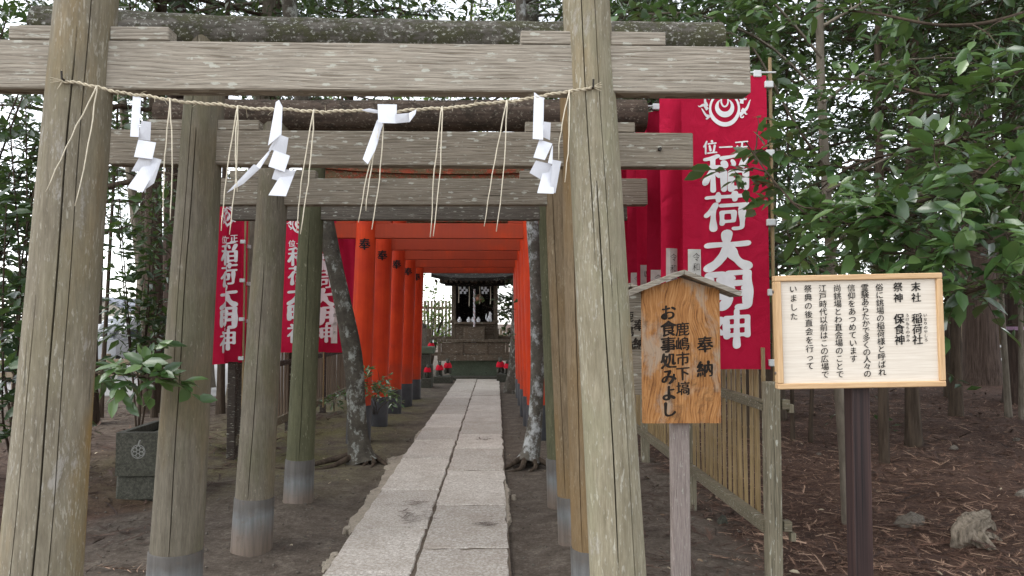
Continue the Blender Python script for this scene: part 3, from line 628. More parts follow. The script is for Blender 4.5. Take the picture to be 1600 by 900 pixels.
t2 = torii('second wooden torii from the viewer, under a mossy top log', 4.04, ((276, 850), (319, 160)), ((929, 870), (903, 150)), (0.135, 0.103), (0.125, 0.103), 3.12,
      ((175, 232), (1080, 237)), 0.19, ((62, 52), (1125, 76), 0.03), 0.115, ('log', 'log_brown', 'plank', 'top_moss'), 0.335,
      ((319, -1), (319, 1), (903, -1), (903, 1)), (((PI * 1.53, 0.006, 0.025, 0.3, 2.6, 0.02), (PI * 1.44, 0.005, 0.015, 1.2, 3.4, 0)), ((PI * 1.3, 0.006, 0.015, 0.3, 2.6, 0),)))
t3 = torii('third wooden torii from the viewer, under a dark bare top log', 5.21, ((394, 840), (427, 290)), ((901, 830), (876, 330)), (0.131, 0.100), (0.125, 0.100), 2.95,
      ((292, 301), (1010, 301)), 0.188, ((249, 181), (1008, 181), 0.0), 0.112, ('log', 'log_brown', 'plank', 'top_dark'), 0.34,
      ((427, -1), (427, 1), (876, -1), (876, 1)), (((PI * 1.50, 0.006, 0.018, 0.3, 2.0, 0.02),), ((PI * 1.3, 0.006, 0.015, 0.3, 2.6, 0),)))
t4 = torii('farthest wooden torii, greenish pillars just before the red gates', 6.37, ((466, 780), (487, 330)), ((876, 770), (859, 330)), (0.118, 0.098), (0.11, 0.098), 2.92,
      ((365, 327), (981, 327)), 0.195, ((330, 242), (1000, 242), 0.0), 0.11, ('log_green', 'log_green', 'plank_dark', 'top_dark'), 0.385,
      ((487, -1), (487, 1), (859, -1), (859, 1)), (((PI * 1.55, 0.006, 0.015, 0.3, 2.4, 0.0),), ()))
# small knot hole and peg in the second gate's beam end, nails that carry the rope
pg = at(1031, 233, 3.99)
wpart('peg', tube([pg + Vector((0, 0.02, 0)), pg + Vector((0, -0.012, 0))], [0.012, 0.009], 10), M['iron'], t2, pg, 40)
for (px, py, s) in ((102, 126, 0.0), (926, 138, 0.0)):
    Yn = 2.88 - 0.115 if px < 500 else 2.96 - 0.093
    p = at(px, py, Yn - 0.005)
    wpart('nail', tube([p + Vector((0, 0.05, -0.004)), p + Vector((0, -0.022, 0)), p + Vector((0, -0.026, 0.028))], 0.004, 8), M['iron'], t1, p, 40)

# ------------------------------------------------------------------ straw rope, tassels and paper streamers
RP = [(98, 126), (125, 131), (150, 136), (205, 147), (265, 156), (320, 162), (370, 167), (440, 171.5), (500, 174), (560, 173.5), (620, 174), (690, 169), (740, 164), (790, 159), (850, 150), (890, 143), (925, 136)]
def rope_pt(px):
    k = np.interp(px, [p[0] for p in RP], [p[1] for p in RP]); Yr = 2.755 + 0.10 * np.clip((px - 98) / 827, 0, 1)
    return at(px, float(k), float(Yr))
rope = thing('straw_rope', 'twisted straw rope slung between the pillars of the nearest torii', 'rope', rope_pt(98))
xs = np.linspace(98, 925, 420); RC = np.array([tuple(rope_pt(x)) for x in xs]); RC[:, 2] += 0.002 * np.sin(xs * 0.06) + 0.0015 * np.sin(xs * 0.17)
for k in range(2):
    a = np.arange(len(xs)) * 0.62 + k * PI; P = RC + np.stack([0 * a, np.cos(a) * 0.0034, np.sin(a) * 0.0034], -1)
    wpart('strand', tube(P, 0.0037, 6), M['straw'], rope, rope_pt(98), True)
g = np.random.default_rng(3)
for k in range(26):
    i = g.integers(10, 410); p = RC[i]; d = A(g.normal(0, 1) + 0.6, g.normal(0, 0.6) - 0.4, g.normal(0, 0.8)); d /= np.linalg.norm(d)
    wpart('straw_end', tube([p, p + d * 0.018 + A(0, 0, 0.002), p + d * 0.035 + A(0, 0, -0.003)], [0.0012, 0.001, 0.0006], 4), M['straw'], rope, p)
for e in (98, 925):
    p = rope_pt(e)
    for k in range(5):
        d = Vector((g.normal(0, 0.5) + (0.5 if e > 500 else -0.5), -0.3, g.normal(0, 0.6))).normalized()
        wpart('straw_end', tube([p, p + d * 0.02, p + d * 0.042], [0.003, 0.002, 0.0008], 5), M['straw'], rope, p)
TS = [((153, 138), ((74, 300), (119, 323)), 'straw tassel blown sideways across the face of the nearest left pillar'),
      ((267, 156), ((257, 341), (268, 344)), 'straw tassel on the rope left of the second gate\'s left pillar'),
      ((373, 167), ((346, 361), (360, 366), (372, 300)), 'straw tassel hanging beside the second streamer, by the second gate\'s left pillar'),
      ((491, 174), ((464, 363), (470, 366)), 'straw tassel between the second and the third paper streamer'),
      ((600, 176), ((560, 348), (582, 358), (571, 330)), 'straw tassel hanging directly below the crumpled third streamer'),
      ((691, 169), ((673, 371), (677, 369)), 'straw tassel hanging just beyond the crumpled third streamer'),
      ((792, 159), ((757, 355), (776, 362)), 'straw tassel between the crumpled streamer and the fourth streamer'),
      ((889, 143), ((872, 250), (882, 285)), 'short straw tassel close against the nearest right pillar')]
for k, ((px, py), ends, lab) in enumerate(TS):
    top = rope_pt(px); T = thing('straw_tassel', lab, 'tassel', top, 'straw tassels hanging from the rope')
    for q, (ex, ey) in enumerate(ends):
        e = at(ex, ey, top.y - 0.01 - 0.012 * q); b = A(*(np.array(tuple(e - top)))); m = np.array(tuple(top))
        side = A(1, 0, 0) * (0.008 * (1 if q % 2 else -1)); n = 10; P = [m + A(0, -0.008, 0.004)]
        for s in np.linspace(0.04, 1, n): P.append(m + b * s + side * math.sin(s * PI) + A(0, -0.008, -0.006 * math.sin(s * PI)) + g.normal(0, 0.0012, 3))
        wpart('stalk', tube(P, np.linspace(0.0028, 0.0018, len(P)), 5), M['straw_pale'], T, top, True)
def C1(z, ox, oy): return [(ox + x / 3.0, oy + y / 3.0) for x, y in z]
SH = [('zigzag paper streamer nearest the left pillar, hanging in five folds', 0, 0,
       [[(623, 447), (662, 447), (650, 642), (610, 640)], [(663, 566), (708, 572), (704, 660), (648, 652)], [(648, 654), (731, 668), (714, 746), (628, 735)], [(652, 738), (716, 742), (690, 810), (616, 802)], [(700, 733), (757, 748), (668, 902), (596, 880)], [(744, 746), (757, 748), (722, 858), (676, 892)]]),
      ('paper streamer with one long curled strip, second from the left pillar', 400, 0,
       [[(93, 478), (108, 468), (124, 500), (119, 630), (56, 682)], [(108, 630), (152, 645), (140, 722), (72, 702)], [(85, 703), (159, 730), (134, 806), (58, 780)], [(90, 788), (184, 800), (150, 862), (74, 838)], [(128, 800), (186, 800), (140, 920), (58, 915)], [(98, 632), (114, 645), (66, 712), (60, 700)], [(66, 700), (62, 722), (18, 792), (-2, 778)], [(-10, 770), (24, 785), (-60, 862), (-138, 904)]]),
      ('crumpled paper streamer flipped up over the middle of the rope', 400, 0,
       [[(570, 488), (660, 490), (658, 578), (573, 576)], [(652, 535), (716, 530), (720, 572), (656, 578)], [(716, 530), (752, 513), (748, 534), (720, 572)], [(494, 516), (530, 508), (572, 516), (570, 532), (520, 524)], [(568, 560), (592, 578), (560, 702), (524, 770), (500, 746)], [(578, 570), (596, 580), (578, 640), (566, 690)]]),
      ('paper streamer nearest the right pillar, hanging in four wide folds', 800, 0,
       [[(104, 432), (122, 446), (150, 457), (146, 655), (97, 651)], [(150, 570), (182, 575), (178, 657), (140, 640)], [(128, 654), (190, 673), (154, 750), (100, 738)], [(112, 752), (186, 770), (150, 850), (82, 810)], [(186, 690), (192, 680), (190, 770), (168, 764)], [(190, 748), (231, 756), (204, 905), (178, 900)], [(146, 800), (196, 770), (196, 908), (118, 905)]])]
for lab, ox, oy, quads in SH:
    c = at(*C1([quads[0][0]], ox, oy)[0], 2.76); T = thing('paper_streamer', lab, 'paper streamer', c, 'white paper streamers on the rope')
    for k, q in enumerate(quads):
        pts = C1(q, ox, oy); Yb = rope_pt(min(925, max(98, pts[0][0]))).y - 0.018 - 0.006 * (k % 3); n = len(pts)
        mid = np.mean([p[1] for p in pts]); mx = np.mean([p[0] for p in pts])
        V = np.array([tuple(at(x, y, Yb + 0.0006 * (y - mid) * (1 if k % 2 else -1) + 0.0005 * (x - mx))) for x, y in pts]); V2 = V + A(0, 0.0012, 0)
        cV = V.mean(0) + A(0, -0.002, 0); VV = np.concatenate([V, [cV], V2]); j = np.arange(n); kk = (j + 1) % n
        wpart('paper_fold', (VV, [np.stack([j, kk, np.full(n, n)], -1), np.stack([j, kk, n + 1 + kk, n + 1 + j], -1), (n + 1 + j)[None, ::-1]]), M['paper'], T, V.mean(0))

# ------------------------------------------------------------------ red torii tunnel
def split_tris(V, T, n):
    for _ in range(n):
        a, b, c = V[T[:, 0]], V[T[:, 1]], V[T[:, 2]]; k, m = len(V), len(T); i = np.arange(m)
        V = np.concatenate([V, (a + b) / 2, (b + c) / 2, (c + a) / 2]); ab, bc, ca = k + i, k + m + i, k + 2 * m + i
        T = np.concatenate([np.stack(x, -1) for x in ((T[:, 0], ab, ca), (ab, T[:, 1], bc), (ca, bc, T[:, 2]), (ab, bc, ca))])
    return V, [T]
def red_torii(label, Y, k):
    xl, xr = lerp(-1.76, -1.66, (Y - 9.8) / 5.4), 0.52; zn = lerp(2.66, 2.56, (Y - 9.8) / 5.4); ztop = zn + 0.72; lean = 0.05
    T = thing('red_torii', label, 'torii', ((xl + xr) / 2, Y, 0), 'red torii gates in a row before the shrine')
    for (x, s) in ((xl, 1), (xr, -1)):
        pb, pt = Vector((x - s * lean, Y, -0.04)), Vector((x + s * lean, Y, ztop))
        pl = wpart('pillar', pillar_chunk(pb, pt, 0.150, 0.130, (), 28, 16, seed=k * 7 + s + 1), M['red'], T, (pb.x, Y, 0), 40)
        zs = 0.46 - 0.02 * k; pm = lerp(pb, pt, (zs + 0.04) / (ztop + 0.04))
        wpart('base_sleeve', tube([pb, lerp(pb, pm, 0.97), pm], [0.161, 0.157, 0.151], 28), M['black_sleeve'], pl, (pb.x, Y, 0), 40, base=(pb.x, Y, 0))
        if s == 1:
            zc = zn - 0.09; xc = x + lean * (zc / ztop * 2 - 1)
            V, fs = glyph('奉', 0, 0, 0.165, 0.014, 0.018)
            V, fs = split_tris(V, fs[0], 2)
            rr = 0.1385 + 0.004; th = V[:, 0] / rr; turn = 0.05       # the sign is painted round the pillar
            W = np.stack([xc + rr * np.sin(th + turn), Y - rr * np.cos(th + turn), zc + V[:, 2]], -1)
            wpart('character', (W, fs), M['ink'], T, (xc, Y - rr, zc))
    wpart('tie_beam', beam((xl - 0.52, Y, zn + 0.1), (xr + 0.52, Y, zn + 0.1), 0.09, 0.2, 0.006), M['red'], T, ((xl + xr) / 2, Y, zn + 0.1))
    for (x, s) in ((xl, -1), (xl, 1), (xr, -1), (xr, 1)):
        wpart('wedge', beam((x + s * 0.1, Y, zn + 0.232), (x + s * 0.36, Y, zn + 0.228), 0.07, 0.058, 0.004), M['red'], T, (x, Y, zn + 0.23))
    zt = ztop + 0.05; n = 15; t = np.linspace(-1, 1, n); P0 = np.stack([(xl + xr) / 2 + t * 1.95, np.full(n, Y), zt + 0.10 * np.abs(t) ** 2.4], -1)
    def curved(w, h, dz):
        rows = []
        for p in P0:
            for (a, b) in ((-1, -1), (1, -1), (1, 1), (-1, 1)): rows.append(p + A(0, a * w / 2, dz + b * h / 2))
        V = np.array(rows); i = np.arange(n - 1)[:, None] * 4; j = np.arange(4)[None, :]; kq = (j + 1) % 4
        return (V, [np.stack([i + j, i + 4 + j, i + 4 + kq, i + kq], -1).reshape(-1, 4), A(0, 1, 2, 3).astype(int)[None, :], (A(3, 2, 1, 0).astype(int) + (n - 1) * 4)[None, :]])
    wpart('lintel', curved(0.16, 0.15, 0.0), M['red_old'], T, ((xl + xr) / 2, Y, zt))
    wpart('cap', curved(0.26, 0.09, 0.122), M['red_old'], T, ((xl + xr) / 2, Y, zt))
names = ['first red torii, nearest of the five, with the largest black character', 'second of the five red torii from the wooden gates', 'middle one of the five red torii', 'fourth of the five red torii, next to last before the shrine', 'last and farthest red torii, framing the dark shrine']
for k, Y in enumerate((9.8, 11.15, 12.55, 13.95, 15.25)): red_torii(names[k], Y, k)

# ------------------------------------------------------------------ votive banners
def ribbon(pts, w):                                              # a flat stroke in the XZ plane, for the crest
    P = np.array(pts, float); T = np.gradient(P, axis=0); T /= np.linalg.norm(T, axis=1)[:, None] + 1e-9; N = np.stack([-T[:, 1], T[:, 0]], -1)
    w = np.asarray(w, float)[:, None] / 2 if not np.isscalar(w) else w / 2
    L, Rr = P + N * w, P - N * w; m = len(P); V = np.concatenate([L, Rr]); j = np.arange(m - 1)
    return (np.stack([V[:, 0], np.zeros(2 * m), V[:, 1]], -1), [np.stack([j, m + j, m + j + 1, j + 1], -1)])
def crest(cx, cz, s):
    out = []; a = np.linspace(0, 2 * PI, 40)
    out.append(ribbon(np.stack([cx + 0.30 * s * np.sin(a), cz - 0.06 * s + 0.34 * s * np.cos(a)], -1), s * (0.045 + 0.05 * (np.cos(a) < 0) * -np.cos(a))))
    b = np.linspace(-2.5, 2.5, 30) + PI
    out.append(ribbon(np.stack([cx + 0.165 * s * np.sin(b), cz - 0.02 * s + 0.17 * s * np.cos(b)], -1), s * (0.02 + 0.10 * np.sin(np.linspace(0, PI, 30)))))
    d = np.linspace(0, 2 * PI, 24)
    out.append(ribbon(np.stack([cx + 0.075 * s * np.sin(d), cz + 0.10 * s + 0.12 * s * np.cos(d) * (1 + 0.25 * (np.cos(d) > 0))], -1), s * 0.035))
    for k, th in enumerate(np.linspace(-2.05, 2.05, 13)):
        if abs(th) < 0.12: continue
        sg = 1 if th > 0 else -1; t = np.linspace(0, 1, 10); r0, r1 = 0.36, 0.50 + 0.07 * (k % 2)
        rr = (r0 + (r1 - r0) * t) * s; ang = th - sg * 0.30 * t + 0.12 * np.sin(t * 5) * (1 if k % 2 else -1)
        out.append(ribbon(np.stack([cx + rr * np.sin(ang), cz - 0.03 * s + rr * np.cos(ang)], -1), s * 0.075 * (1 - t) ** 0.7 + 0.002))
        if k % 3 == 0:
            q = np.linspace(0, 4.5, 14); rc = 0.055 * s * (1 - q / 6); x0, z0 = cx + 0.42 * s * math.sin(th), cz - 0.03 * s + 0.42 * s * math.cos(th)
            out.append(ribbon(np.stack([x0 + rc * np.cos(q + th), z0 + rc * np.sin(q + th)], -1), 0.028 * s))
    return out
TAGTXT = ['令和七年', '令和七年', '令和七年', '鹿嶋市', '令和七年', 'とやま', '令和七年', '鹿嶋市']
def banner(label, base, side, z0, W, Ht, seed, amp=0.02, tag=True, full=True, slack=0.0, group=None, rotz=0.0, tagz=(0.55, 0.95), tx_=0.52):
    # base: foot of the pole; side: +1 pole on the cloth's right edge, -1 on its left
    g = np.random.default_rng(seed); T = thing('votive_banner', label, 'banner', base, group, (0, 0, rotz))
    wrk = 0.0 if full else 0.022; xa = -W - 0.02 if side > 0 else 0.02; ph = g.uniform(0, 6.3, 6)
    def disp(x, z):
        u = (x - xa) / W; fr = (1 - u) if side > 0 else u; v = (z - z0) / Ht
        y = amp * (np.sin(5.2 * u + 1.1 * v + ph[0]) * 0.7 + np.sin(11 * u - 2.2 * v + ph[1]) * 0.3 + 0.25 * np.sin(9 * v + 3 * u + ph[2]))
        y = y + amp * 0.9 * (np.exp(-((u - 0.12 - 0.25 * v) / 0.05) ** 2) - 0.7 * np.exp(-((u - 0.88 + 0.18 * v) / 0.07) ** 2)) + wrk * np.sin(17 * u + 1.5 * np.sin(4 * v + ph[3]) + ph[4]) * fr
        y = y * (0.35 + 0.65 * fr) + slack * fr ** 2 * (1.1 - v * 0.8)
        dz = -0.05 * slack * fr - 0.10 * slack * fr * v
        return y, dz
    nu, nv = 25, 49; U, Vv = np.meshgrid(np.linspace(xa, xa + W, nu), np.linspace(z0, z0 + Ht, nv)); yy, dz = disp(U, Vv)
    P = np.stack([U, yy, Vv + dz], -1).reshape(-1, 3); i = (np.arange(nv - 1)[:, None] * nu + np.arange(nu - 1)[None, :]).ravel()
    cl = lpart('cloth', (P, [np.stack([i, i + 1, i + nu + 1, i + nu], -1)]), M['cloth'], T, smooth=True)
    def onto(ch, off=0.006):
        V, fs = ch; y, d = disp(V[:, 0], V[:, 2]); V = V.copy(); V[:, 1] = y - off; V[:, 2] += d; return (V, fs)
    if full:
        cx = xa + W * tx_; s = Ht / 1.86
        for k, ch in enumerate('稲荷大明神'):
            lpart('character', onto(glyph(ch, cx, z0 + (1.24 - 0.2475 * k) * s, 0.268 * s, *((0.008, 0.022) if ch in '稲神荷' else (0.022, 0.034)), 0.09, sx=1.16)), M['print'], cl)
        for k, ch in enumerate('位一正'):
            lpart('character', onto(glyph(ch, cx + (k - 1) * 0.10 * s, z0 + 1.40 * s, 0.095 * s, 0.008, 0.014)), M['print'], cl)
        for c in crest(cx - 0.005, z0 + 1.665 * s, 0.30 * s): lpart('crest_stroke', onto(c), M['print'], cl)
    if tag:
        tx, tw = (xa + 0.03, 0.085) if side > 0 else (xa + W - 0.16, 0.085); ta, tb = z0 + tagz[0], z0 + tagz[1]
        U2, V2 = np.meshgrid(np.linspace(tx, tx + tw, 4), np.linspace(ta, tb, 8)); ch = (np.stack([U2, 0 * U2, V2], -1).reshape(-1, 3), [np.stack([q := (np.arange(7)[:, None] * 4 + np.arange(3)[None, :]).ravel(), q + 1, q + 5, q + 4], -1)])
        tg = lpart('name_strip', onto(ch, 0.004), M['paper_old'], cl)
        txt = TAGTXT[seed % len(TAGTXT)]; ps = (tb - ta) / (len(txt) + 1)
        lpart('writing', [onto(glyph(c, tx + tw * 0.62, tb - ps * (k + 0.8), min(0.055, ps * 0.9), -0.012, 0.0, seed=k), 0.0085) for k, c in enumerate(txt)], M['ink_faded'], tg)
    zt = z0 + Ht
    # bamboo pole with nodes, a cross rod and white loops
    pz = np.linspace(0.3, zt + 0.12, 26); pr = np.where(np.arange(26) % 3 == 0, 0.0125, 0.0105)
    lpart('pole', tube([(0.012 * side, 0.012 + 0.004 * math.sin(z), z) for z in pz], pr, 10), M['bamboo'], T, smooth=40)
    lpart('cross_rod', tube([(0.045 * side, 0.0, zt + 0.022), (xa if side > 0 else xa + W, 0.004, zt + 0.018)], 0.006, 8), M['plastic'], T, smooth=40)
    for k in range(5):
        zz = z0 + 0.04 + (Ht - 0.1) * k / 4; lx = xa + W + 0.004 if side > 0 else xa - 0.004
        lpart('loop', box((lx + 0.010 * side, -0.004, zz), (0.055, 0.036, 0.042), 0.004), M['plastic'], cl)
    for k in range(3):
        xx = xa + W * (0.1 + 0.4 * k); lpart('loop', box((xx, 0.0, zt + 0.012), (0.05, 0.02, 0.045), 0.004), M['plastic'], cl)
    return T
GR, GLf = 'red banners along the bamboo fence', 'red banners along the dark fence beyond the left pillars'
rb = [('red banner nearest the viewer, white characters fully in view beside the pale signboard', 4.58, 1.735, 0.545, 0.014, True), ('red banner directly behind the nearest one, by the bamboo fence', 4.95, 1.74, 0.60, 0.02, False), ('third red banner from the viewer along the bamboo fence', 5.25, 1.72, 0.60, 0.025, False),
      ('fourth red banner from the viewer along the bamboo fence', 5.62, 1.73, 0.62, 0.02, False), ('fifth red banner from the viewer along the bamboo fence', 6.05, 1.74, 0.62, 0.03, False), ('sixth red banner from the viewer along the bamboo fence', 6.55, 1.72, 0.60, 0.025, False), ('seventh red banner from the viewer along the bamboo fence', 7.2, 1.73, 0.62, 0.02, False), ('farthest red banner along the bamboo fence, glimpsed beside the right pillar', 7.9, 1.72, 0.62, 0.02, True)]
for k, (lab, Y, X, W, am, full) in enumerate(rb):
    banner(lab, (X, Y, 0), 1, 1.255 + 0.02 * math.sin(k * 2.1), W, 1.86, k, am * 1.3, True, full, slack=(0.0, 0.05, 0.10, 0.04, 0.12, 0.05, 0.1, 0.0)[k], group=GR, tagz=((0.44, 0.75), (0.40, 0.78), (0.33, 0.70), (0.40, 0.74), (0.36, 0.7), (0.3, 0.62), (0.3, 0.6), (0.3, 0.6))[k])
lb_ = [('red banner beside the second left pillar, reading down in white characters', (-2.87, 8.4), 1, 1.10, 0.62, True, 0.0), ('narrow sliver of red banner turned edge-on past the third left pillar', (-2.93, 8.75), 1, 1.08, 0.60, True, 1.25),
       ('red banner half hidden behind the farthest wooden gate\'s left pillar', (-2.93, 9.5), -1, 1.16, 0.62, True, 0.0), ('red banner with paper strips seen past the leaning lichen trunk', (-2.66, 10.1), -1, 1.14, 0.55, True, 0.0), ('dark red banner tucked against the first red gate\'s pillar', (-2.52, 10.9), -1, 1.10, 0.52, False, 0.0)]
for k, (lab, (X, Y), s, z0, W, full, rz) in enumerate(lb_):
    banner(lab, (X, Y, 0), s, z0, W, 1.86, 20 + k, 0.012, k > 2, full, 0.02, GLf, rz, (0.12, 0.6), (0.70, 0.5, 0.62, 0.5, 0.5)[k])

# ------------------------------------------------------------------ fences
FX = 1.665
fen = thing('bamboo_fence', 'bamboo slat fence running from the squared post beside the path', 'fence', (FX, 4.4, 0))
def slat_mesh(h, r=0.0125):
    z = np.linspace(0, h, 7); z = np.sort(np.concatenate([z, z[1:-1] + 0.012, z[1:-1] - 0.012])); rr = [r * (1.18 if any(abs(q - p) < 1e-6 for p in np.linspace(0, h, 7)[1:-1]) else 1.0) for q in z]
    return make_mesh('bamboo_slat', [tube([(0.002 * math.sin(3 * q), 0, q) for q in z], rr, 8)], 40)
sm = [slat_mesh(1.08 + 0.02 * k) for k in range(3)]
for m_ in sm: m_.materials.append(M['bamboo'])
y = 4.56; k = 0
while y < 10.2:
    o = obj('bamboo_slat', sm[k % 3], None, fen, (random.uniform(-0.004, 0.004), y - 4.4, 0.31)); o.rotation_euler = (random.uniform(-0.008, 0.008), random.uniform(-0.006, 0.006), random.uniform(0, 6)); y += random.uniform(0.108, 0.130); k += 1
for (z, w, h) in ((0.325, 0.055, 0.075), (1.045, 0.045, 0.06)):
    wpart('rail', beam((FX - 0.04, 4.44, z), (FX - 0.04, 10.3, z), w, h, 0.004), M['fence_wood'], fen, (FX, 7, z))
    wpart('rail_end', box((FX + 0.07, 4.42, z + 0.01), (0.05, 0.06, 0.06), 0.004), M['fence_wood'], fen, (FX + 0.07, 4.42, z))
for (yy, hh) in ((4.42, 1.19), (6.3, 1.25), (8.2, 1.25), (10.2, 1.25)):
    wpart('post', beam((FX - 0.01, yy, -0.1), (FX - 0.01, yy, hh), 0.085, 0.085, 0.006, up=A(0, 1, 0)), M['fence_post'], fen, (FX, yy, 0))
# small pieces of treated timber nailed to the near post
for z in (0.27, 1.03): wpart('batten_end', box((FX + 0.105, 4.42, z), (0.03, 0.045, 0.05), 0.003), M['fence_post'], fen, (FX + 0.105, 4.42, z))

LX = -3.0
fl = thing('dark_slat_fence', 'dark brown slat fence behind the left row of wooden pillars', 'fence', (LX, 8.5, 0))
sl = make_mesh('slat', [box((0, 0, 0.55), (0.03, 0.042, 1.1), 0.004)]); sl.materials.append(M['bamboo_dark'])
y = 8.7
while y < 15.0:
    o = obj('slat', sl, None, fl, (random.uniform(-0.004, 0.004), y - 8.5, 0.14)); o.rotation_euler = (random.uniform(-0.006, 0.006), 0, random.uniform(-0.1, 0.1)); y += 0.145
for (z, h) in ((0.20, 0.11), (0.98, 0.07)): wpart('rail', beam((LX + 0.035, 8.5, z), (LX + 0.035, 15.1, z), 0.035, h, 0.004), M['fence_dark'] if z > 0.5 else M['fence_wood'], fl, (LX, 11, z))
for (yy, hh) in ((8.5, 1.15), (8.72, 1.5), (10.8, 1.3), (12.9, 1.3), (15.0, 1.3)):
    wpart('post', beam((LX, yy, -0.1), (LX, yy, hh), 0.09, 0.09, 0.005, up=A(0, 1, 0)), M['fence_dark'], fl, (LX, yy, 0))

# ------------------------------------------------------------------ votive plaques on posts
def plaque(label, Y, px0, px1, py0, py1, cols, post, roof=True, rotz=0.0, mat='orange'):
    s = Y / F; cx = (px0 + px1) / 2; c = at(cx, (py0 + py1) / 2, Y); W, Hh = (px1 - px0) * s, (py1 - py0) * s
    T = thing('votive_plaque', label, 'signboard', (c.x, c.y, 0), 'roofed votive plaques on posts', (0, 0, rotz)); zc = c.z
    # house-shaped board: top edge follows the roof
    pk = 0.055; th = 0.035; pr = [(-W / 2, -Hh / 2), (W / 2, -Hh / 2), (W / 2, Hh / 2 - pk), (0, Hh / 2), (-W / 2, Hh / 2 - pk)]
    V = np.array([(x, -th / 2, z) for x, z in pr] + [(x, th / 2, z) for x, z in pr]); n = 5; j = np.arange(n); k = (j + 1) % n
    bd = lpart('board', (V, [j[None, :], (n + j)[None, ::-1], np.stack([k, j, n + j, n + k], -1)]), M[mat], T, (0, 0, zc))
    off = th / 2 + 0.002
    for (txt, px, y0, y1, size, a) in cols:
        n = len(txt); ch = []
        for k, c_ in enumerate(txt):
            py = lerp(y0, y1, k / max(1, n - 1)); ch.append(glyph(c_, (px - cx) * s, ((py0 + py1) / 2 - py) * s, size * s, a, a * 1.3, 0.09, off, seed=k))
        lpart('writing', ch, M['ink_faded'], bd)
    if roof:
        ov = 0.075; tz = Hh / 2 + 0.012; ex = W / 2 + ov; ez = tz - pk * (ex / (W / 2)) * 1.25
        for sg in (-1, 1):
            p, q = A(sg * ex, -0.005, zc + ez), A(0.0, -0.005, zc + tz)
            d = q - p; d /= np.linalg.norm(d); nz = np.cross(d, A(0, 1, 0)) * (1 if sg < 0 else -1)
            nz = nz if nz[2] > 0 else -nz; w = 0.075; t_ = 0.022
            V = np.array([a + A(0, b, 0) + nz * h for a in (p, q) for b in (-w, w) for h in (0, t_)]); V[4:, 0] = sg * 0.0015
            lpart('roof_board', (V, [np.array([[0, 1, 3, 2], [4, 6, 7, 5], [0, 4, 5, 1], [2, 3, 7, 6], [0, 2, 6, 4], [1, 5, 7, 3]])]), M['plank_front'], T)
    lpart('post', beam(((post - cx) * s, 0.008, -0.1), ((post - cx) * s + 0.002, 0.008, zc - Hh / 2 + 0.1), 0.045, 0.083, 0.006, up=A(1, 0, 0)) if False else box(((post - cx) * s, th / 2 + 0.03, (zc - Hh / 2) / 2 + 0.05), (0.083, 0.05, zc - Hh / 2 + 0.3), 0.005), M['pale_post'], T)
    return T
plaque('roofed orange wooden plaque with black brush writing in front of the banners', 3.35, 1003, 1124, 434, 660, [('奉納', 1100, 538, 576, 27, 0.016), ('鹿嶋市下塙', 1065, 514, 606, 23, 0.010), ('お食事処みよし', 1043, 488, 638, 26, 0.018)], 1064)
plaque('greyer wooden plaque mostly hidden between the right pillar and the orange plaque', 4.02, 938, 1026, 452, 616, [('奉納', 998, 508, 536, 20, 0.014), ('鹿嶋市', 981, 495, 540, 18, 0.010)], 982, mat='plank')

# ------------------------------------------------------------------ the framed notice board
def notice():
    Y = 2.9; s = Y / F; W, Hh = 261 * s, 178 * s; c = at(1341, 517, Y)
    T = thing('notice_board', 'pale framed notice board with nine columns of writing on a dark post', 'signboard', (c.x, c.y, 0), None, (0, 0, R(-2.0)))
    fr = 0.0225; roll = R(1.1)
    P = lpart('panel', box((0, 0.004, 0), (W - 0.02, 0.022, Hh - 0.02)), M['board_pale'], T, (0, 0, c.z), rot=(R(1), -roll, 0))
    for (x, z, w, h, mt) in ((0, Hh / 2 - fr / 2, W, fr, 'frame_wood'), (0, -Hh / 2 + fr / 2, W, fr, 'frame_wood'), (-W / 2 + fr / 2, 0, fr, Hh - 2 * fr - 0.001, 'frame_wood_v'), (W / 2 - fr / 2, 0, fr, Hh - 2 * fr - 0.001, 'frame_wood_v')):
        lpart('frame_rail', box((0, 0, 0), (w, 0.042, h), 0.003), M[mt], P, (x, 0, z))
    for sx in (-1, 1):
        for sz in (-1, 1): lpart('screw', tube([(sx * (W / 2 - 0.001), 0.004, sz * Hh * 0.36), (sx * (W / 2 + 0.004), 0.004, sz * Hh * 0.36)], 0.006, 10), M['steel'], P)
    X0, Z0 = -W / 2, Hh / 2
    def col(txt, u, v0, v1, size, a):
        n = len(txt); lpart('text_column', [glyph(ch, X0 + u * s, Z0 - lerp(v0, v1, k / max(1, n - 1)) * s, size * s, a, a * 1.2, 0.07, 0.0105, seed=k) for k, ch in enumerate(txt)], M['ink'], P)
    col('末社', 221, 21, 38, 15.8, 0.010); col('稲荷社', 221, 71, 104, 17.2, 0.009); col('いなりのやしろ', 234, 66, 105, 6, 0.010)
    col('祭神', 193, 21, 38, 15.8, 0.010); col('保食神', 193, 71, 104, 17.2, 0.009); col('うけもちのかみ', 206, 66, 105, 6, 0.010)
    col('俗に銚場の稲荷様と呼ばれ', 164, 21, 154, 12.8, 0.005); col('霊験あらたかで多くの人々の', 141, 21, 156, 12.8, 0.005); col('信仰をあつめています', 120, 21, 132, 12.8, 0.005)
    col('尚銚場とわ直会場のことで', 98, 21, 156, 12.8, 0.005); col('江戸時代以前はこの広場で', 75, 21, 156, 12.8, 0.005); col('祭典の後直会を行って', 52, 21, 142, 12.8, 0.005); col('いました', 29, 21, 64, 12.8, 0.005)
    zb = c.z - Hh / 2
    lpart('post', box((0.030, 0.055, (zb + 0.3 - 0.1) / 2), (0.082, 0.055, zb + 0.3 + 0.1), 0.004), M['ebony'], T, rot=(0, 0, R(14)))
notice()

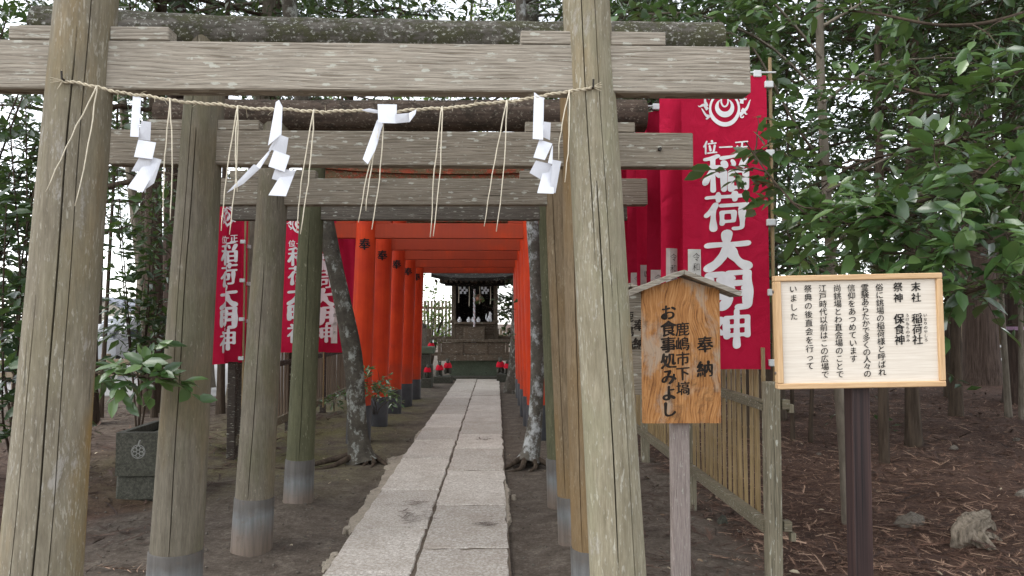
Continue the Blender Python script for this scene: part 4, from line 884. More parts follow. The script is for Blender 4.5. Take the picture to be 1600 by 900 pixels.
# ------------------------------------------------------------------ stone water trough
def trough():
    b = gnd(212, 782); T = thing('stone_trough', 'mossy stone water trough on a rough block beyond the nearest left pillar', 'trough', (b.x, b.y, 0), None, (0, 0, R(2)))
    s = b.y / F; W, Hh = 63 * s, 66 * s; D = 0.8; z0 = 0.21; t = 0.055
    out = [(-W / 2, 0), (W / 2, 0), (W / 2, D), (-W / 2, D)]; inn = [(-W / 2 + t, t), (W / 2 - t, t), (W / 2 - t, D - t), (-W / 2 + t, D - t)]
    V = np.array([(x, y, z0) for x, y in out] + [(x, y, z0 + Hh) for x, y in out] + [(x, y, z0 + Hh) for x, y in inn] + [(x, y, z0 + Hh - 0.16) for x, y in inn])
    j = np.arange(4); k = (j + 1) % 4
    lpart('basin', (V, [j[None, ::-1], np.stack([j, k, 4 + k, 4 + j], -1), np.stack([4 + j, 4 + k, 8 + k, 8 + j], -1), np.stack([8 + j, 8 + k, 12 + k, 12 + j], -1), (12 + j)[None, :]]), M['stone'], T)
    lpart('water', (np.array([(x, y, z0 + Hh - 0.07) for x, y in inn]), [np.array([[0, 1, 2, 3]])]), M['water'], T)
    lpart('block', bumpy(box((0, D / 2, 0.095), (W * 1.06, D * 0.92, 0.225), 0.02), 0.006, 9, 3), M['stone'], T)
    a = np.linspace(0, 2 * PI, 25); zc = z0 + Hh * 0.56; em = []
    for kk in range(6):
        th = kk * PI / 3 + 0.5; em.append(ribbon(np.stack([0.012 * 1 + 0.032 * math.cos(th) + 0.018 * np.cos(a), zc + 0.032 * math.sin(th) + 0.018 * np.sin(a)], -1), 0.007))
    em += [ribbon(np.stack([0.012 + 0.015 * np.cos(a), zc + 0.015 * np.sin(a)], -1), 0.008), ribbon(np.stack([0.012 + 0.058 * np.cos(a), zc + 0.058 * np.sin(a)], -1), 0.006), ribbon([(0.012, zc + 0.06), (0.02, zc + 0.09), (0.03, zc + 0.1)], 0.012)]
    lpart('carved_emblem', [(v + A(0, -0.003, 0), f) for v, f in em], M['chalk'], T)
    for q, ch in enumerate('奉納'):
        Vg, fs = glyph(ch, 0, 0, 0.10, 0.006, 0.006); lpart('carved_character', (np.stack([np.full(len(Vg), W / 2 + 0.003), 0.42 + Vg[:, 0], z0 + Hh * (0.70 - 0.40 * q) + Vg[:, 2]], -1), fs), M['ink_faded'], T)
trough()

# ------------------------------------------------------------------ the small shrine at the end of the path
def shrine():
    Y = 20.6; s = Y / F; c = gnd(741, 590); cx = at(741, 500, Y).x
    T = thing('small_shrine', 'small dark wooden shrine at the far end of the red gates', 'shrine', (cx, Y, 0))
    def X(px): return (px - 741) * s
    def Z(py): return H + (503 - py) * s
    B = lambda x0, x1, y0, y1, d0, d1, b=0.01: box(((X(x0) + X(x1)) / 2, (d0 + d1) / 2, (Z(y0) + Z(y1)) / 2), (abs(X(x1) - X(x0)), abs(d1 - d0), abs(Z(y0) - Z(y1))), b)
    lpart('stone_plinth', B(703, 781, 563, 592, -0.05, 2.3, 0.02), M['stone_green'], T)
    lpart('stone_step', B(700, 800, 586, 597, -0.55, -0.07, 0.02), M['stone'], T)
    for x in (708, 774.5): 
        p = lpart('column', B(x - 3.4, x + 3.4, 436, 563, 0.28, 0.40), M['shrine_post'], T)
        lpart('collar', B(x - 5, x + 5, 500, 505, 0.24, 0.44), M['shrine_post'], p)
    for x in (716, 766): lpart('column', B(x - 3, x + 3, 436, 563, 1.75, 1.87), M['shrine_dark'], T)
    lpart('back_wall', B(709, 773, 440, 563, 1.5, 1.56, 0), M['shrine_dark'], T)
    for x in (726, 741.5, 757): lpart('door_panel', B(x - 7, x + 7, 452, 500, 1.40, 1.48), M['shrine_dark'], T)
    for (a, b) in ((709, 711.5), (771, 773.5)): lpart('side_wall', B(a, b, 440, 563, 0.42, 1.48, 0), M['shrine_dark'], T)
    lpart('shelf', B(709, 774, 503, 507, 0.15, 1.38), M['shrine_wood'], T)
    for k in range(3): lpart('front_board', B(711.5, 771, 507.5 + 8 * k, 515.2 + 8 * k, 0.29, 0.33, 0.004), M['shrine_wood'], T)
    bx_ = lpart('offering_box', B(725, 757, 512, 533, -0.12, 0.22, 0.01), M['shrine_wood'], T)
    lpart('lid', B(724, 758, 510.5, 512, -0.14, 0.24, 0.004), M['shrine_wood'], bx_)
    rl = lpart('railing', B(684, 798, 530, 534.5, -0.30, -0.16), M['shrine_post'], T)
    for (a, b) in ((691, 720), (724.5, 758), (762, 789)): lpart('panel', B(a, b, 535, 552, -0.25, -0.22, 0.004), M['shrine_wood'], rl)
    for x in (688, 722, 760, 792): lpart('stile', B(x - 2.2, x + 2.2, 534.6, 553, -0.28, -0.19, 0.004), M['shrine_wood'], rl)
    lpart('sill', B(685, 797, 553, 562.5, -0.29, -0.17), M['shrine_wood'], rl)
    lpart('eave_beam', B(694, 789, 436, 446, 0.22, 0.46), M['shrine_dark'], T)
    pl = lpart('name_plate', B(736.5, 746, 428, 442, 0.10, 0.16), M['shrine_wood'], T)
    # gabled roof with a sweep: two slopes front and back over rafters, ridge along X
    n = 9; xs = np.linspace(X(676), X(806), n); rows = []
    for v in np.linspace(0, 1, 7):
        yy = -0.55 + 1.65 * v; zz = Z(437) + 0.02 + 0.95 * v ** 1.35
        rows.append([(x, yy, zz + 0.10 * abs(x / X(806)) ** 3) for x in xs])
    top = np.array(rows).reshape(-1, 3); m = len(top); bot = top - A(0, 0, 0.09); i = (np.arange(6)[:, None] * n + np.arange(n - 1)[None, :]).ravel()
    q = np.stack([i, i + 1, i + n + 1, i + n], -1); ed = [0 + np.arange(n - 1)]
    e = np.arange(n - 1); fr = np.stack([e + 1, e, m + e, m + e + 1], -1); r0 = np.arange(6) * n; lf = np.stack([r0, r0 + n, m + r0 + n, m + r0], -1); rr = np.stack([r0 + n - 1 + n, r0 + n - 1, m + r0 + n - 1, m + r0 + 2 * n - 1], -1)
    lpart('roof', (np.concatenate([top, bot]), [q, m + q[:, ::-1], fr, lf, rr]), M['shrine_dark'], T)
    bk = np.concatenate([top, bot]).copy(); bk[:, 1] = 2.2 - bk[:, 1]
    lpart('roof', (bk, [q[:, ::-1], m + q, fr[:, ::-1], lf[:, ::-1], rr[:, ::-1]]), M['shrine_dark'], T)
    for k in range(16): lpart('rafter', B(682 + 7.8 * k - 1.2, 682 + 7.8 * k + 1.2, 437.8, 441.5, -0.48, 0.2, 0), M['shrine_wood'], T)
    # bell and bell rope, streamers and tassels under the eave
    bl = lpart('bell', lathe([(0.0, 0.13), (0.05, 0.12), (0.10, 0.07), (0.115, 0.0), (0.10, -0.07), (0.05, -0.11), (0.0, -0.12)], 20, (X(748), 0.30, Z(466))), M['bell'], T, smooth=40)
    zs = np.linspace(Z(452), Z(514), 60)
    for k in range(2):
        a = np.arange(60) * 0.75 + k * PI; lpart('bell_rope', tube([(X(741) + 0.015 * math.cos(t) + 0.0, 0.02 + 0.015 * math.sin(t), z) for t, z in zip(a, zs)], 0.018, 6), M['rope_pink'] if k else M['paper'], T, smooth=True)
    lpart('rope_grip', tube([(X(740), 0.02, Z(514)), (X(740), 0.02, Z(530))], 0.042, 12), M['amber'], T, smooth=40)
    lpart('rope_wrap', lathe([(0.05, Z(551)), (0.06, Z(548)), (0.065, Z(541)), (0.075, Z(534)), (0.075, Z(530)), (0.04, Z(529))], 16, (X(740), 0.02, 0)), M['paper'], T, smooth=40)
    for x in (720, 726.5, 754.5, 760):
        z = Z(447); ch = []
        for k in range(3): ch.append(box((X(x) + 0.028 * ((k % 2) * 2 - 1) + 0.01 * k, 0.18 - 0.008 * k, z - 0.05 - 0.062 * k), (0.06, 0.003, 0.075)))
        for cc in ch: lpart('paper_streamer', cc, M['paper'], T)
    for (x, y1) in ((716, 473), (732.5, 478), (749, 475), (766, 475)): lpart('straw_stalk', tube([(X(x), 0.2, Z(447)), (X(x) + 0.01, 0.19, Z((447 + y1) / 2)), (X(x), 0.2, Z(y1))], 0.012, 6), M['straw_pale'], T)
    for (x, w) in ((717.5, 1.0), (731.8, 1.0), (747, 1.0), (738, 0.6)):
        jr_ = setp(obj('porcelain_jar', make_mesh('porcelain_jar', [lathe([(0.0, 0.0), (0.05 * w, 0.0), (0.045 * w, 0.015), (0.06 * w, 0.05), (0.05 * w, 0.085), (0.022 * w, 0.10), (0.03 * w, 0.115), (0.022 * w, 0.135), (0.0, 0.145)], 16)], 40), M['porcelain'], None, (cx + X(x), Y + 0.24, Z(503) + 0.001)),
                   {717.5: 'white porcelain jar at the shrine column end of the shelf', 731.8: 'round white jar on the shrine shelf left of the bell rope', 747: 'round white jar on the shrine shelf right of the bell rope', 738: 'smallest white jar on the shrine shelf, against the bell rope'}[x], 'jar', 'white jars on the shrine shelf')
    fx = setp(obj('fox_figurine', fox_mesh(0.30), M['porcelain'], None, (cx + X(764.5), Y + 0.25, Z(503) + 0.001), (0, 0, R(55))), 'white porcelain fox with upright tail on the shrine shelf', 'figurine')
def fox_mesh(h):
    # seated fox in one continuous skin: haunches, chest, neck, head with muzzle and ears, raised tail
    import bmesh
    vs = [(0, 0.16, 0.20), (0, 0.02, 0.36), (0, -0.06, 0.52), (0, -0.08, 0.68), (0, -0.13, 0.78), (0, -0.28, 0.73), (0.07, -0.06, 0.86), (0.10, -0.05, 1.0), (-0.07, -0.06, 0.86), (-0.10, -0.05, 1.0), (0.09, -0.14, 0.30), (0.09, -0.17, 0.03), (-0.09, -0.14, 0.30), (-0.09, -0.17, 0.03), (0.15, 0.10, 0.12), (0.15, -0.08, 0.03), (-0.15, 0.10, 0.12), (-0.15, -0.08, 0.03), (0, 0.32, 0.14), (0, 0.40, 0.42), (0, 0.34, 0.80)]
    es = [(0, 1), (1, 2), (2, 3), (3, 4), (4, 5), (4, 6), (6, 7), (4, 8), (8, 9), (2, 10), (10, 11), (2, 12), (12, 13), (0, 14), (14, 15), (0, 16), (16, 17), (0, 18), (18, 19), (19, 20)]
    rs = [0.17, 0.16, 0.14, 0.10, 0.115, 0.04, 0.045, 0.012, 0.045, 0.012, 0.06, 0.045, 0.06, 0.045, 0.10, 0.05, 0.10, 0.05, 0.07, 0.095, 0.02]
    me = bpy.data.meshes.new('fox'); me.from_pydata([tuple(np.array(v) * h) for v in vs], es, []); o = bpy.data.objects.new('fox', me); COL.objects.link(o)
    sk = o.modifiers.new('s', 'SKIN'); sk.use_smooth_shade = True
    for v, r in zip(me.skin_vertices[0].data, rs): v.radius = (r * h, r * h)
    me.skin_vertices[0].data[0].use_root = True
    o.modifiers.new('u', 'SUBSURF').levels = 1
    dg = bpy.context.evaluated_depsgraph_get(); out = bpy.data.meshes.new_from_object(o.evaluated_get(dg)); bpy.data.objects.remove(o); bpy.data.meshes.remove(me)
    out.name = 'fox_figurine'; return out
shrine()
# stone foxes with red bibs
fm = fox_mesh(0.42); fm.materials.append(M['stone'])
bib = make_mesh('bib', [lathe([(0.045, 0.295), (0.075, 0.275), (0.098, 0.22), (0.108, 0.16), (0.102, 0.155), (0.088, 0.22), (0.055, 0.27), (0.04, 0.295)], 18, (0, -0.015, 0))], 40); bib.materials.append(M['bib'])
for (px, py, Y, rz, lab, sc_) in ((686.5, 587.5, 19.2, 0.3, 'outer stone fox in a red bib on the block left of the shrine', 1.0), (699.5, 584.5, 19.4, 0.1, 'stone fox in a red bib left of the shrine, next to its green plinth', 1.05), (782, 583.5, 19.6, -0.2, 'stone fox in a red bib right of the shrine, next to its green plinth', 1.1), (793.5, 584.5, 19.5, -0.3, 'stone fox in a red bib beside the brown wooden post', 1.0), (667.5, 590, 17.6, 0.5, 'low stone fox in a red bib near the last red pillar', 0.85), (673.5, 551, 18.6, 0.2, 'small stone fox with a red bib up on the stone pedestal', 0.85)):
    p = at(px, py, Y); T = thing('fox_statue', lab, 'statue', p, 'stone foxes in red bibs', (0, 0, rz)); T.scale = (sc_,) * 3
    obj('fox_body', fm, None, T); obj('bib', bib, None, T)
def block_under(name, label, px0, px1, py0, Y, dep, mat, cat='stone block'):
    a, b = at(px0, py0, Y), at(px1, py0, Y); h = a.z
    return one(name, bumpy(box(((a.x + b.x) / 2, Y + dep * 0.3, h / 2 - 0.06), (b.x - a.x, dep, h + 0.10), 0.015), 0.004, 9, 2), M[mat], label, cat, ((a.x + b.x) / 2, Y, 0))
block_under('stone_block', 'low stone block carrying two bibbed foxes left of the shrine', 677, 706, 587.5, 19.15, 0.55, 'stone')
block_under('stone_block', 'low stone block carrying two bibbed foxes right of the shrine', 776, 799, 584, 19.45, 0.5, 'stone')
block_under('stone_block', 'small rough stone under the lowest bibbed fox', 659, 674, 590, 17.55, 0.3, 'stone')
def pedestal():
    p = at(664, 585, 17.9); T = thing('stone_pedestal', 'layered grey stone pedestal beside the last red pillar', 'pedestal', (p.x, 17.9, 0)); s = 17.9 / F
    Z = lambda py: H + (503 - py) * s
    lpart('base_stone', box((0, 0, Z(585) / 2 - 0.04 + 0.13), (0.36, 0.4, Z(578) + 0.2), 0.02), M['stone'], T); lpart('shaft', box((0, 0, (Z(575) + Z(552)) / 2), (0.24, 0.26, Z(552) - Z(575)), 0.015), M['stone'], T)
    lpart('cap_stone', box((0.02, 0, (Z(552) + Z(541)) / 2), (0.42, 0.42, Z(541) - Z(552)), 0.02), M['stone_green'], T); lpart('upper_stone', box((-0.04, 0.08, (Z(541) + Z(512)) / 2), (0.13, 0.13, Z(512) - Z(541)), 0.012), M['stone_pale'], T); lpart('finial', lathe([(0.065, 0), (0.07, 0.03), (0.04, 0.08), (0, 0.11)], 14, (-0.04, 0.08, Z(512))), M['stone'], T, smooth=40)
pedestal()
def post_thing(label, px, w, py0, py1, Y, mat, cap=True):
    a = at(px, py0, Y); T = thing('wooden_post', label, 'post', (a.x, Y, 0)); ww = w * Y / F
    lpart('shaft', box((0, 0, a.z / 2 - 0.05), (ww, ww, a.z + 0.1), 0.008), M[mat], T)
    lpart('foot', box((0.02, 0, 0.12), (ww * 1.7, ww * 1.6, 0.34), 0.015), M['stone'], T)
post_thing('brown square wooden post right of the shrine, before the foxes', 806, 9.5, 507, 598, 17.0, 'shrine_post')
# rail fences and slat screens around the shrine yard
def rail_fence(name, label, p0, p1, zs, n, mat, ph, hw=0.07):
    p0, p1 = Vector(p0), Vector(p1); T = thing(name, label, 'fence', (p0.x, p0.y, 0))
    for k in range(n): 
        q = lerp(p0, p1, k / (n - 1)); wpart('post', box((q.x, q.y, ph / 2 - 0.05), (hw * 1.3, hw * 1.3, ph + 0.1), 0.006), M[mat], T, (q.x, q.y, 0))
    for z in zs: wpart('rail', beam(p0 + Vector((0, -0.06, z)), p1 + Vector((0, -0.06, z)), 0.035, hw, 0.004), M[mat], T, lerp(p0, p1, 0.5))
    return T
a = at(650, 500, 21.5); rail_fence('yard_fence', 'low dark rail fence on the left side of the shrine', (a.x - 1.2, 21.5, 0), (at(712, 500, 21.5).x, 21.6, 0), (1.08, 0.62), 4, 'shrine_wood', 1.35, 0.10)
a = at(776, 500, 21.5); rail_fence('yard_fence', 'low dark rail fence on the right side of the shrine', (a.x, 21.6, 0), (at(850, 500, 21.5).x, 21.5, 0), (1.08, 0.62), 4, 'shrine_wood', 1.35, 0.10)
def slat_screen(label, px0, px1, Y, z0, z1, step, mat):
    a, b = at(px0, 500, Y), at(px1, 500, Y); T = thing('slat_screen', label, 'fence', (a.x, Y, 0)); me = make_mesh('slat', [box((0, 0, (z0 + z1) / 2), (step * 0.62, 0.03, z1 - z0), 0.004)]); me.materials.append(M[mat]); x = a.x
    while x < b.x: obj('slat', me, None, T, (x - a.x, 0, 0)); x += step
    for z in (z0 + 0.08, z1 - 0.25): wpart('rail', beam((a.x - 0.05, Y + 0.05, z), (b.x, Y + 0.05, z), 0.04, 0.09, 0.004), M[mat], T, (a.x, Y, z))
    return T
slat_screen('tan upright slat screen glimpsed behind the shrine, left of it', 630, 712, 26.0, 0.9, 2.3, 0.125, 'tan_board')
slat_screen('tan upright slat screen behind the shrine, right of it', 772, 850, 27.0, 0.3, 1.3, 0.125, 'tan_board')
# wooden bench by the dark fence
def bench():
    p = gnd(540, 612); T = thing('plank_bench', 'dark plank bench past the end of the dark slat fence', 'bench', (p.x - 0.4, p.y, 0))
    for k in range(3): lpart('plank', box((0, -0.16 + 0.16 * k, 0.44), (1.1, 0.14, 0.04), 0.004), M['shrine_dark'], T)
    for x in (-0.42, 0.42): lpart('leg', box((x, 0, 0.19), (0.07, 0.4, 0.46), 0.004), M['shrine_dark'], T)
bench()

# ------------------------------------------------------------------ parking yard: cars, rail, house
def car(label, loc, rz, paint, kind):
    T = thing('parked_car', label, 'car', loc, 'cars parked beyond the trees', (0, 0, rz))
    W = 1.72; prof = [(-2.05, 0.30), (-2.08, 0.55), (-1.98, 0.82), (-1.25, 0.98), (-0.62, 1.06), (0.9, 1.06), (1.9, 1.02), (2.05, 0.85), (2.06, 0.32)] if kind == 0 else [(-1.7, 0.30), (-1.75, 0.6), (-1.62, 0.92), (-1.1, 1.05), (-0.7, 1.08), (1.6, 1.08), (1.68, 0.9), (1.7, 0.32)]
    def loft(prof, half):
        n = len(prof); V = []
        for (x, ins) in ((-half, 0.10), (-half + 0.03, 0.03), (-half + 0.12, 0.0), (half - 0.12, 0.0), (half - 0.03, 0.03), (half, 0.10)):
            zc = np.mean([p[1] for p in prof]); yc = np.mean([p[0] for p in prof])
            V += [(x, yc + (y - yc) * (1 - ins * 0.5), zc + (z - zc) * (1 - ins)) for y, z in prof]
        i = np.arange(5)[:, None] * n; j = np.arange(n)[None, :]; k = (j + 1) % n
        return (np.array(V), [np.stack([i + j, i + n + j, i + n + k, i + k], -1).reshape(-1, 4), np.arange(n)[None, :], (np.arange(n) + 5 * n)[None, ::-1]])
    bd = lpart('body', loft(prof, W / 2), M[paint], T, smooth=35)
    y0, y1, zt = (-0.75, 1.75, 1.50) if kind == 0 else (-0.95, 1.6, 1.72)
    cab = [(y0, 1.02), (y0 + 0.62, zt - 0.03), (y0 + 1.0, zt), (y1 - 0.45, zt - 0.02), (y1, 1.02)]
    lpart('cabin', loft(cab, W / 2 - 0.09), M[paint], T, smooth=35)
    def pane(pts, name='window'): V = np.array(pts, float); return lpart(name, (V, [np.arange(len(V))[None, :]]), M['glass'], T)
    hw = W / 2 - 0.2; zz = zt - 0.09
    pane([(-hw, y0 + 0.035, 1.08), (hw, y0 + 0.035, 1.08), (hw - 0.08, y0 + 0.52, zz), (-hw + 0.08, y0 + 0.52, zz)], 'windscreen'); pane([(hw, y1 + 0.02, 1.10), (-hw, y1 + 0.02, 1.10), (-hw + 0.1, y1 - 0.36, zz), (hw - 0.1, y1 - 0.36, zz)], 'rear_window')
    for s in (-1, 1):
        xx = s * (W / 2 - 0.085)
        for (a, b) in ((y0 + 0.35, y0 + 1.15), (y0 + 1.22, y1 - 0.3)): pane([(xx, a, 1.10), (xx, b, 1.10), (xx - s * 0.012, b - 0.06, zz), (xx - s * 0.012, a + 0.36, zz)][::s])
        fy = prof[0][0] + 0.03
        lpart('headlight', bumpy(box((s * 0.60, fy + 0.02, 0.74), (0.36, 0.16, 0.14), 0.04), 0.0, 1), M['lens'], T, smooth=40); lpart('tail_light', box((s * 0.68, prof[-1][0] - 0.06, 0.85), (0.14, 0.12, 0.26), 0.03), M['bib'], T)
        lpart('mirror', box((s * (W / 2 + 0.07), y0 + 0.32, 1.08), (0.16, 0.09, 0.12), 0.03), M[paint], T)
        for yy in ((prof[0][0] + 0.78), (prof[-1][0] - 0.80)):
            w = lpart('wheel', tube([(s * (W / 2 - 0.19), yy, 0.31), (s * (W / 2 + 0.012), yy, 0.31)], 0.31, 24), M['rubber'], T, smooth=40); lpart('rim', tube([(s * (W / 2), yy, 0.31), (s * (W / 2 + 0.022), yy, 0.31)], [0.2, 0.18], 20), M['chrome'], w, smooth=40)
    fy = prof[0][0]
    lpart('grille', box((0, fy + 0.02, 0.62), (1.05 if kind == 0 else 0.6, 0.10, 0.20), 0.02), M['rubber'], T); lpart('bumper_intake', box((0, fy + 0.01, 0.40), (1.25, 0.10, 0.14), 0.03), M['rubber'], T); lpart('number_plate', box((0, fy - 0.05, 0.44), (0.33, 0.015, 0.165), 0.004), M['print'], T)
    if kind == 0:   # oval badge with a winged bar, as seen on the grille
        a = np.linspace(0, 2 * PI, 25); bd_ = [ribbon(np.stack([0.075 * np.cos(a), 0.66 + 0.058 * np.sin(a)], -1), 0.012), ribbon([(-0.06, 0.68), (-0.025, 0.665), (0, 0.64), (0.025, 0.665), (0.06, 0.68)], 0.014)]
        lpart('badge', [(v + A(0, fy - 0.035, 0), f) for v, f in bd_], M['chrome'], T)
p = gnd(26, 606, 0.0); car('white parked car with dark grille seen left of the nearest pillar', (at(26, 600, 17.5).x, 19.6, 0.02), R(10), 'car_white', 0)
car('silver parked car seen between the nearest and second left pillars', (at(178, 580, 20.5).x - 0.2, 21.8, 0.02), R(-35), 'car_silver', 1)
rail_fence('rail_barrier', 'low wooden rail barrier in front of the parked cars', (at(-120, 600, 15.8).x, 15.8, 0), (at(232, 600, 16.6).x, 16.6, 0), (0.42, 0.68), 6, 'tan_board', 0.85, 0.11)
def house(label, px0, px1, Y, ze, zr, mat='plaster'):
    a, b = at(px0, 500, Y), at(px1, 500, Y); W = b.x - a.x; T = thing('house', label, 'house', ((a.x + b.x) / 2, Y, 0)); D = 7
    V = np.array([(-W / 2, 0, 0), (W / 2, 0, 0), (W / 2, 0, ze), (0, 0, zr), (-W / 2, 0, ze)] + [(-W / 2, D, 0), (W / 2, D, 0), (W / 2, D, ze), (0, D, zr), (-W / 2, D, ze)]); j = np.arange(5); k = (j + 1) % 5
    lpart('wall', (V, [j[None, :], (5 + j)[None, ::-1], np.stack([k, j, 5 + j, 5 + k], -1)[[0, 1, 4]]]), M[mat], T)
    for s in (-1, 1):
        e = s * (W / 2 + 0.45); sl = (zr - ze) / (W / 2); V = np.array([(e, -0.5, ze - 0.45 * sl + 0.05), (0, -0.5, zr + 0.05), (0, D + 0.5, zr + 0.05), (e, D + 0.5, ze - 0.45 * sl + 0.05)]); V = np.concatenate([V, V + A(0, 0, 0.16)])
        lpart('roof', (V, [np.array([[0, 1, 2, 3], [7, 6, 5, 4], [0, 4, 5, 1], [1, 5, 6, 2], [2, 6, 7, 3], [3, 7, 4, 0]])]), M['roof_tile'], T)
    for x in (-W * 0.22, W * 0.22):
        w = lpart('window', box((x, -0.02, ze * 0.62), (W * 0.2, 0.08, ze * 0.32), 0.01), M['glass'], T); lpart('frame', box((x, -0.03, ze * 0.62 - ze * 0.17), (W * 0.23, 0.14, 0.08), 0.01), M['plastic'], w)
house('beige gabled house across the parking yard', 120, 208, 42, 2.1, 2.75)
house('grey-roofed house beyond the beige one', 200, 330, 55, 2.2, 3.4)

# ------------------------------------------------------------------ leaves, twigs and trees
LEAF8 = (np.array([(0, 0, 0), (0, .33, -.035), (0, .70, -.05), (0, 1, -.12), (-.225, .30, .04), (-.20, .66, .01), (.225, .30, .04), (.20, .66, .01)]),
         [np.array([[0, 1, 4], [2, 3, 5], [0, 6, 1], [2, 7, 3]]), np.array([[1, 2, 5, 4], [1, 6, 7, 2]])])
LEAF4 = (np.array([(0, 0, 0), (0, 1, -.06), (-.21, .45, .05), (.21, .45, .05)]), [np.array([[0, 1, 2], [0, 3, 1]])])
def unit(v): return v / (np.linalg.norm(v, axis=-1, keepdims=True) + 1e-9)
def leaf_chunk(fr, proto):
    P, D, N, S = fr; X = np.cross(D, N); pv, pf = proto; k = len(pv)
    V = P[:, None, :] + S[:, None, None] * (pv[None, :, 0:1] * X[:, None, :] + pv[None, :, 1:2] * D[:, None, :] + pv[None, :, 2:3] * N[:, None, :])
    off = (np.arange(len(P)) * k)[:, None, None]
    return (V.reshape(-1, 3), [(off + f[None]).reshape(-1, f.shape[1]) for f in pf])
def twig_leaves(S, D, L, K, size, g, droop=0.25, flat=0.75):
    # twigs start at S in direction D with length L; K leaves alternate along each
    n = len(S); t = (np.arange(K) + 0.7) / K; up = A(0, 0, 1)
    P = S[:, None, :] + D[:, None, :] * (L[:, None] * t[None, :])[..., None]; P[..., 2] -= droop * L[:, None] * t[None, :] ** 2
    side = unit(np.cross(D, up + g.normal(0, 0.15, D.shape)))[:, None, :] * np.where(np.arange(K) % 2, 1, -1)[None, :, None]
    ld = unit(D[:, None, :] * 0.6 + side * np.where(np.arange(K) == K - 1, 0.1, 0.8)[None, :, None] + g.normal(0, 0.28, (n, K, 3)) + A(0, 0, -0.22))
    nn = up * flat + g.normal(0, 0.38, (n, K, 3)) + A(0, -0.18, 0); nn = unit(nn - ld * (nn * ld).sum(-1, keepdims=True))
    sz = size * g.uniform(0.5, 1.3, (n, K))
    return P.reshape(-1, 3), ld.reshape(-1, 3), nn.reshape(-1, 3), sz.reshape(-1)
def cat_frames(fs): return tuple(np.concatenate([f[i] for f in fs]) for i in range(4))
def smooth_path(pts, n):
    P = np.array([tuple(p) for p in pts], float); t = np.linspace(0, len(P) - 1, n); i = np.clip(t.astype(int), 0, len(P) - 2); u = (t - i)[:, None]
    p0, p1, p2, p3 = P[np.maximum(i - 1, 0)], P[i], P[i + 1], P[np.minimum(i + 2, len(P) - 1)]
    return 0.5 * (2 * p1 + (p2 - p0) * u + (2 * p0 - 5 * p1 + 4 * p2 - p3) * u ** 2 + (3 * p1 - p0 - 3 * p2 + p3) * u ** 3)
def limb_leaves(P, g, n_sub, sub_len, n_twig, twig_len, K, size, start=0.3, tubes=None, r=0.006, dirs_up=0.15, droop=0.25, flat=0.75):
    # side branches along a limb, twigs along each side branch, leaves along each twig
    out = []; m = len(P); T = unit(np.gradient(P, axis=0))
    for k in range(n_sub):
        u = start + (1 - start) * (k + g.random()) / n_sub; i = min(m - 1, int(u * (m - 1))); a = P[i]
        d = unit(T[i] * 0.6 + g.normal(0, 0.6, 3) * A(1, 1, 0.6) + A(0, 0, dirs_up)); L = sub_len * g.uniform(0.5, 1.2)
        q = np.linspace(0, 1, 5)[:, None]; B = a + d * L * q + A(0, 0, -0.18) * L * q ** 2 + np.concatenate([np.zeros((1, 3)), g.normal(0, 0.03 * L, (4, 3))])
        if tubes is not None: tubes.append(tube(B, np.linspace(r, r * 0.4, 5), 4, False))
        w = g.random(n_twig); w[0] = 1.0; S = np.stack([np.interp(w, np.linspace(0, 1, 5), B[:, c]) for c in range(3)], -1)
        Dw = unit(d * 0.55 + g.normal(0, 0.7, (n_twig, 3)) * A(1, 1, 0.55) + A(0, 0, 0.08)); Lw = twig_len * g.uniform(0.6, 1.3, n_twig)
        if tubes is not None:
            for s_, dd, ll in zip(S, Dw, Lw): tubes.append(tube([s_, s_ + dd * ll * 0.5 - A(0, 0, 0.06 * ll), s_ + dd * ll - A(0, 0, droop * ll)], [r * 0.4, r * 0.32, r * 0.2], 3, False))
        out.append(twig_leaves(S, Dw, Lw, K, size, g, droop, flat))
    return out
def build_plant(name, label, cat, base, trunk, limbs, frames, leaf_mat, bark, proto=LEAF4, twigs=None, group=None, single=0, crown='crown'):
    T = thing(name, label, cat, base, group)
    if trunk: tr = wpart('trunk', trunk, M[bark], T, base, 60)
    for l in limbs: wpart('limb', l, M[bark], T, base, 60)
    if twigs: setp(wpart('twigs', twigs, M[bark], T, base), kind='stuff')
    if frames:
        fr = cat_frames(frames)
        if single:                                              # the leaves that show largest are leaves of their own
            P, D, N, S = fr; v = P - A(0, 0, H); dp = v @ np.array(fwd); px = 800 + F * (v @ np.array(rgt)) / dp; py = 450 - F * (v @ np.array(upv)) / dp
            ok = (px > 0) & (px < 1600) & (py > 0) & (py < 900); sc_ = np.where(ok, S / dp, 0); o_ = np.argsort(-sc_); pick = o_[:single]; rest = o_[single:]
            me = make_mesh('leaf', [LEAF8], True); me.materials.append(M[leaf_mat])
            for i in pick:
                X = np.cross(D[i], N[i]); lo = obj('leaf', me, None, T); lo.matrix_local = Matrix(((X[0], D[i][0], N[i][0], P[i][0] - base[0]), (X[1], D[i][1], N[i][1], P[i][1] - base[1]), (X[2], D[i][2], N[i][2], P[i][2] - base[2]), (0, 0, 0, 1))) @ Matrix.Scale(S[i], 4)
            fr = (P[rest], D[rest], N[rest], S[rest])
        ch = leaf_chunk(fr, proto); n = len(fr[0]); rv = RNG.random(n)
        rnd = np.concatenate([np.repeat(rv, len(f)) for f in proto[1]])
        setp(wpart(crown, ch, M[leaf_mat], T, base, proto is LEAF8, rnd=rnd), kind='stuff')
    return T
def pxpath(pts, n=14): return smooth_path([at(*p) for p in pts], n)
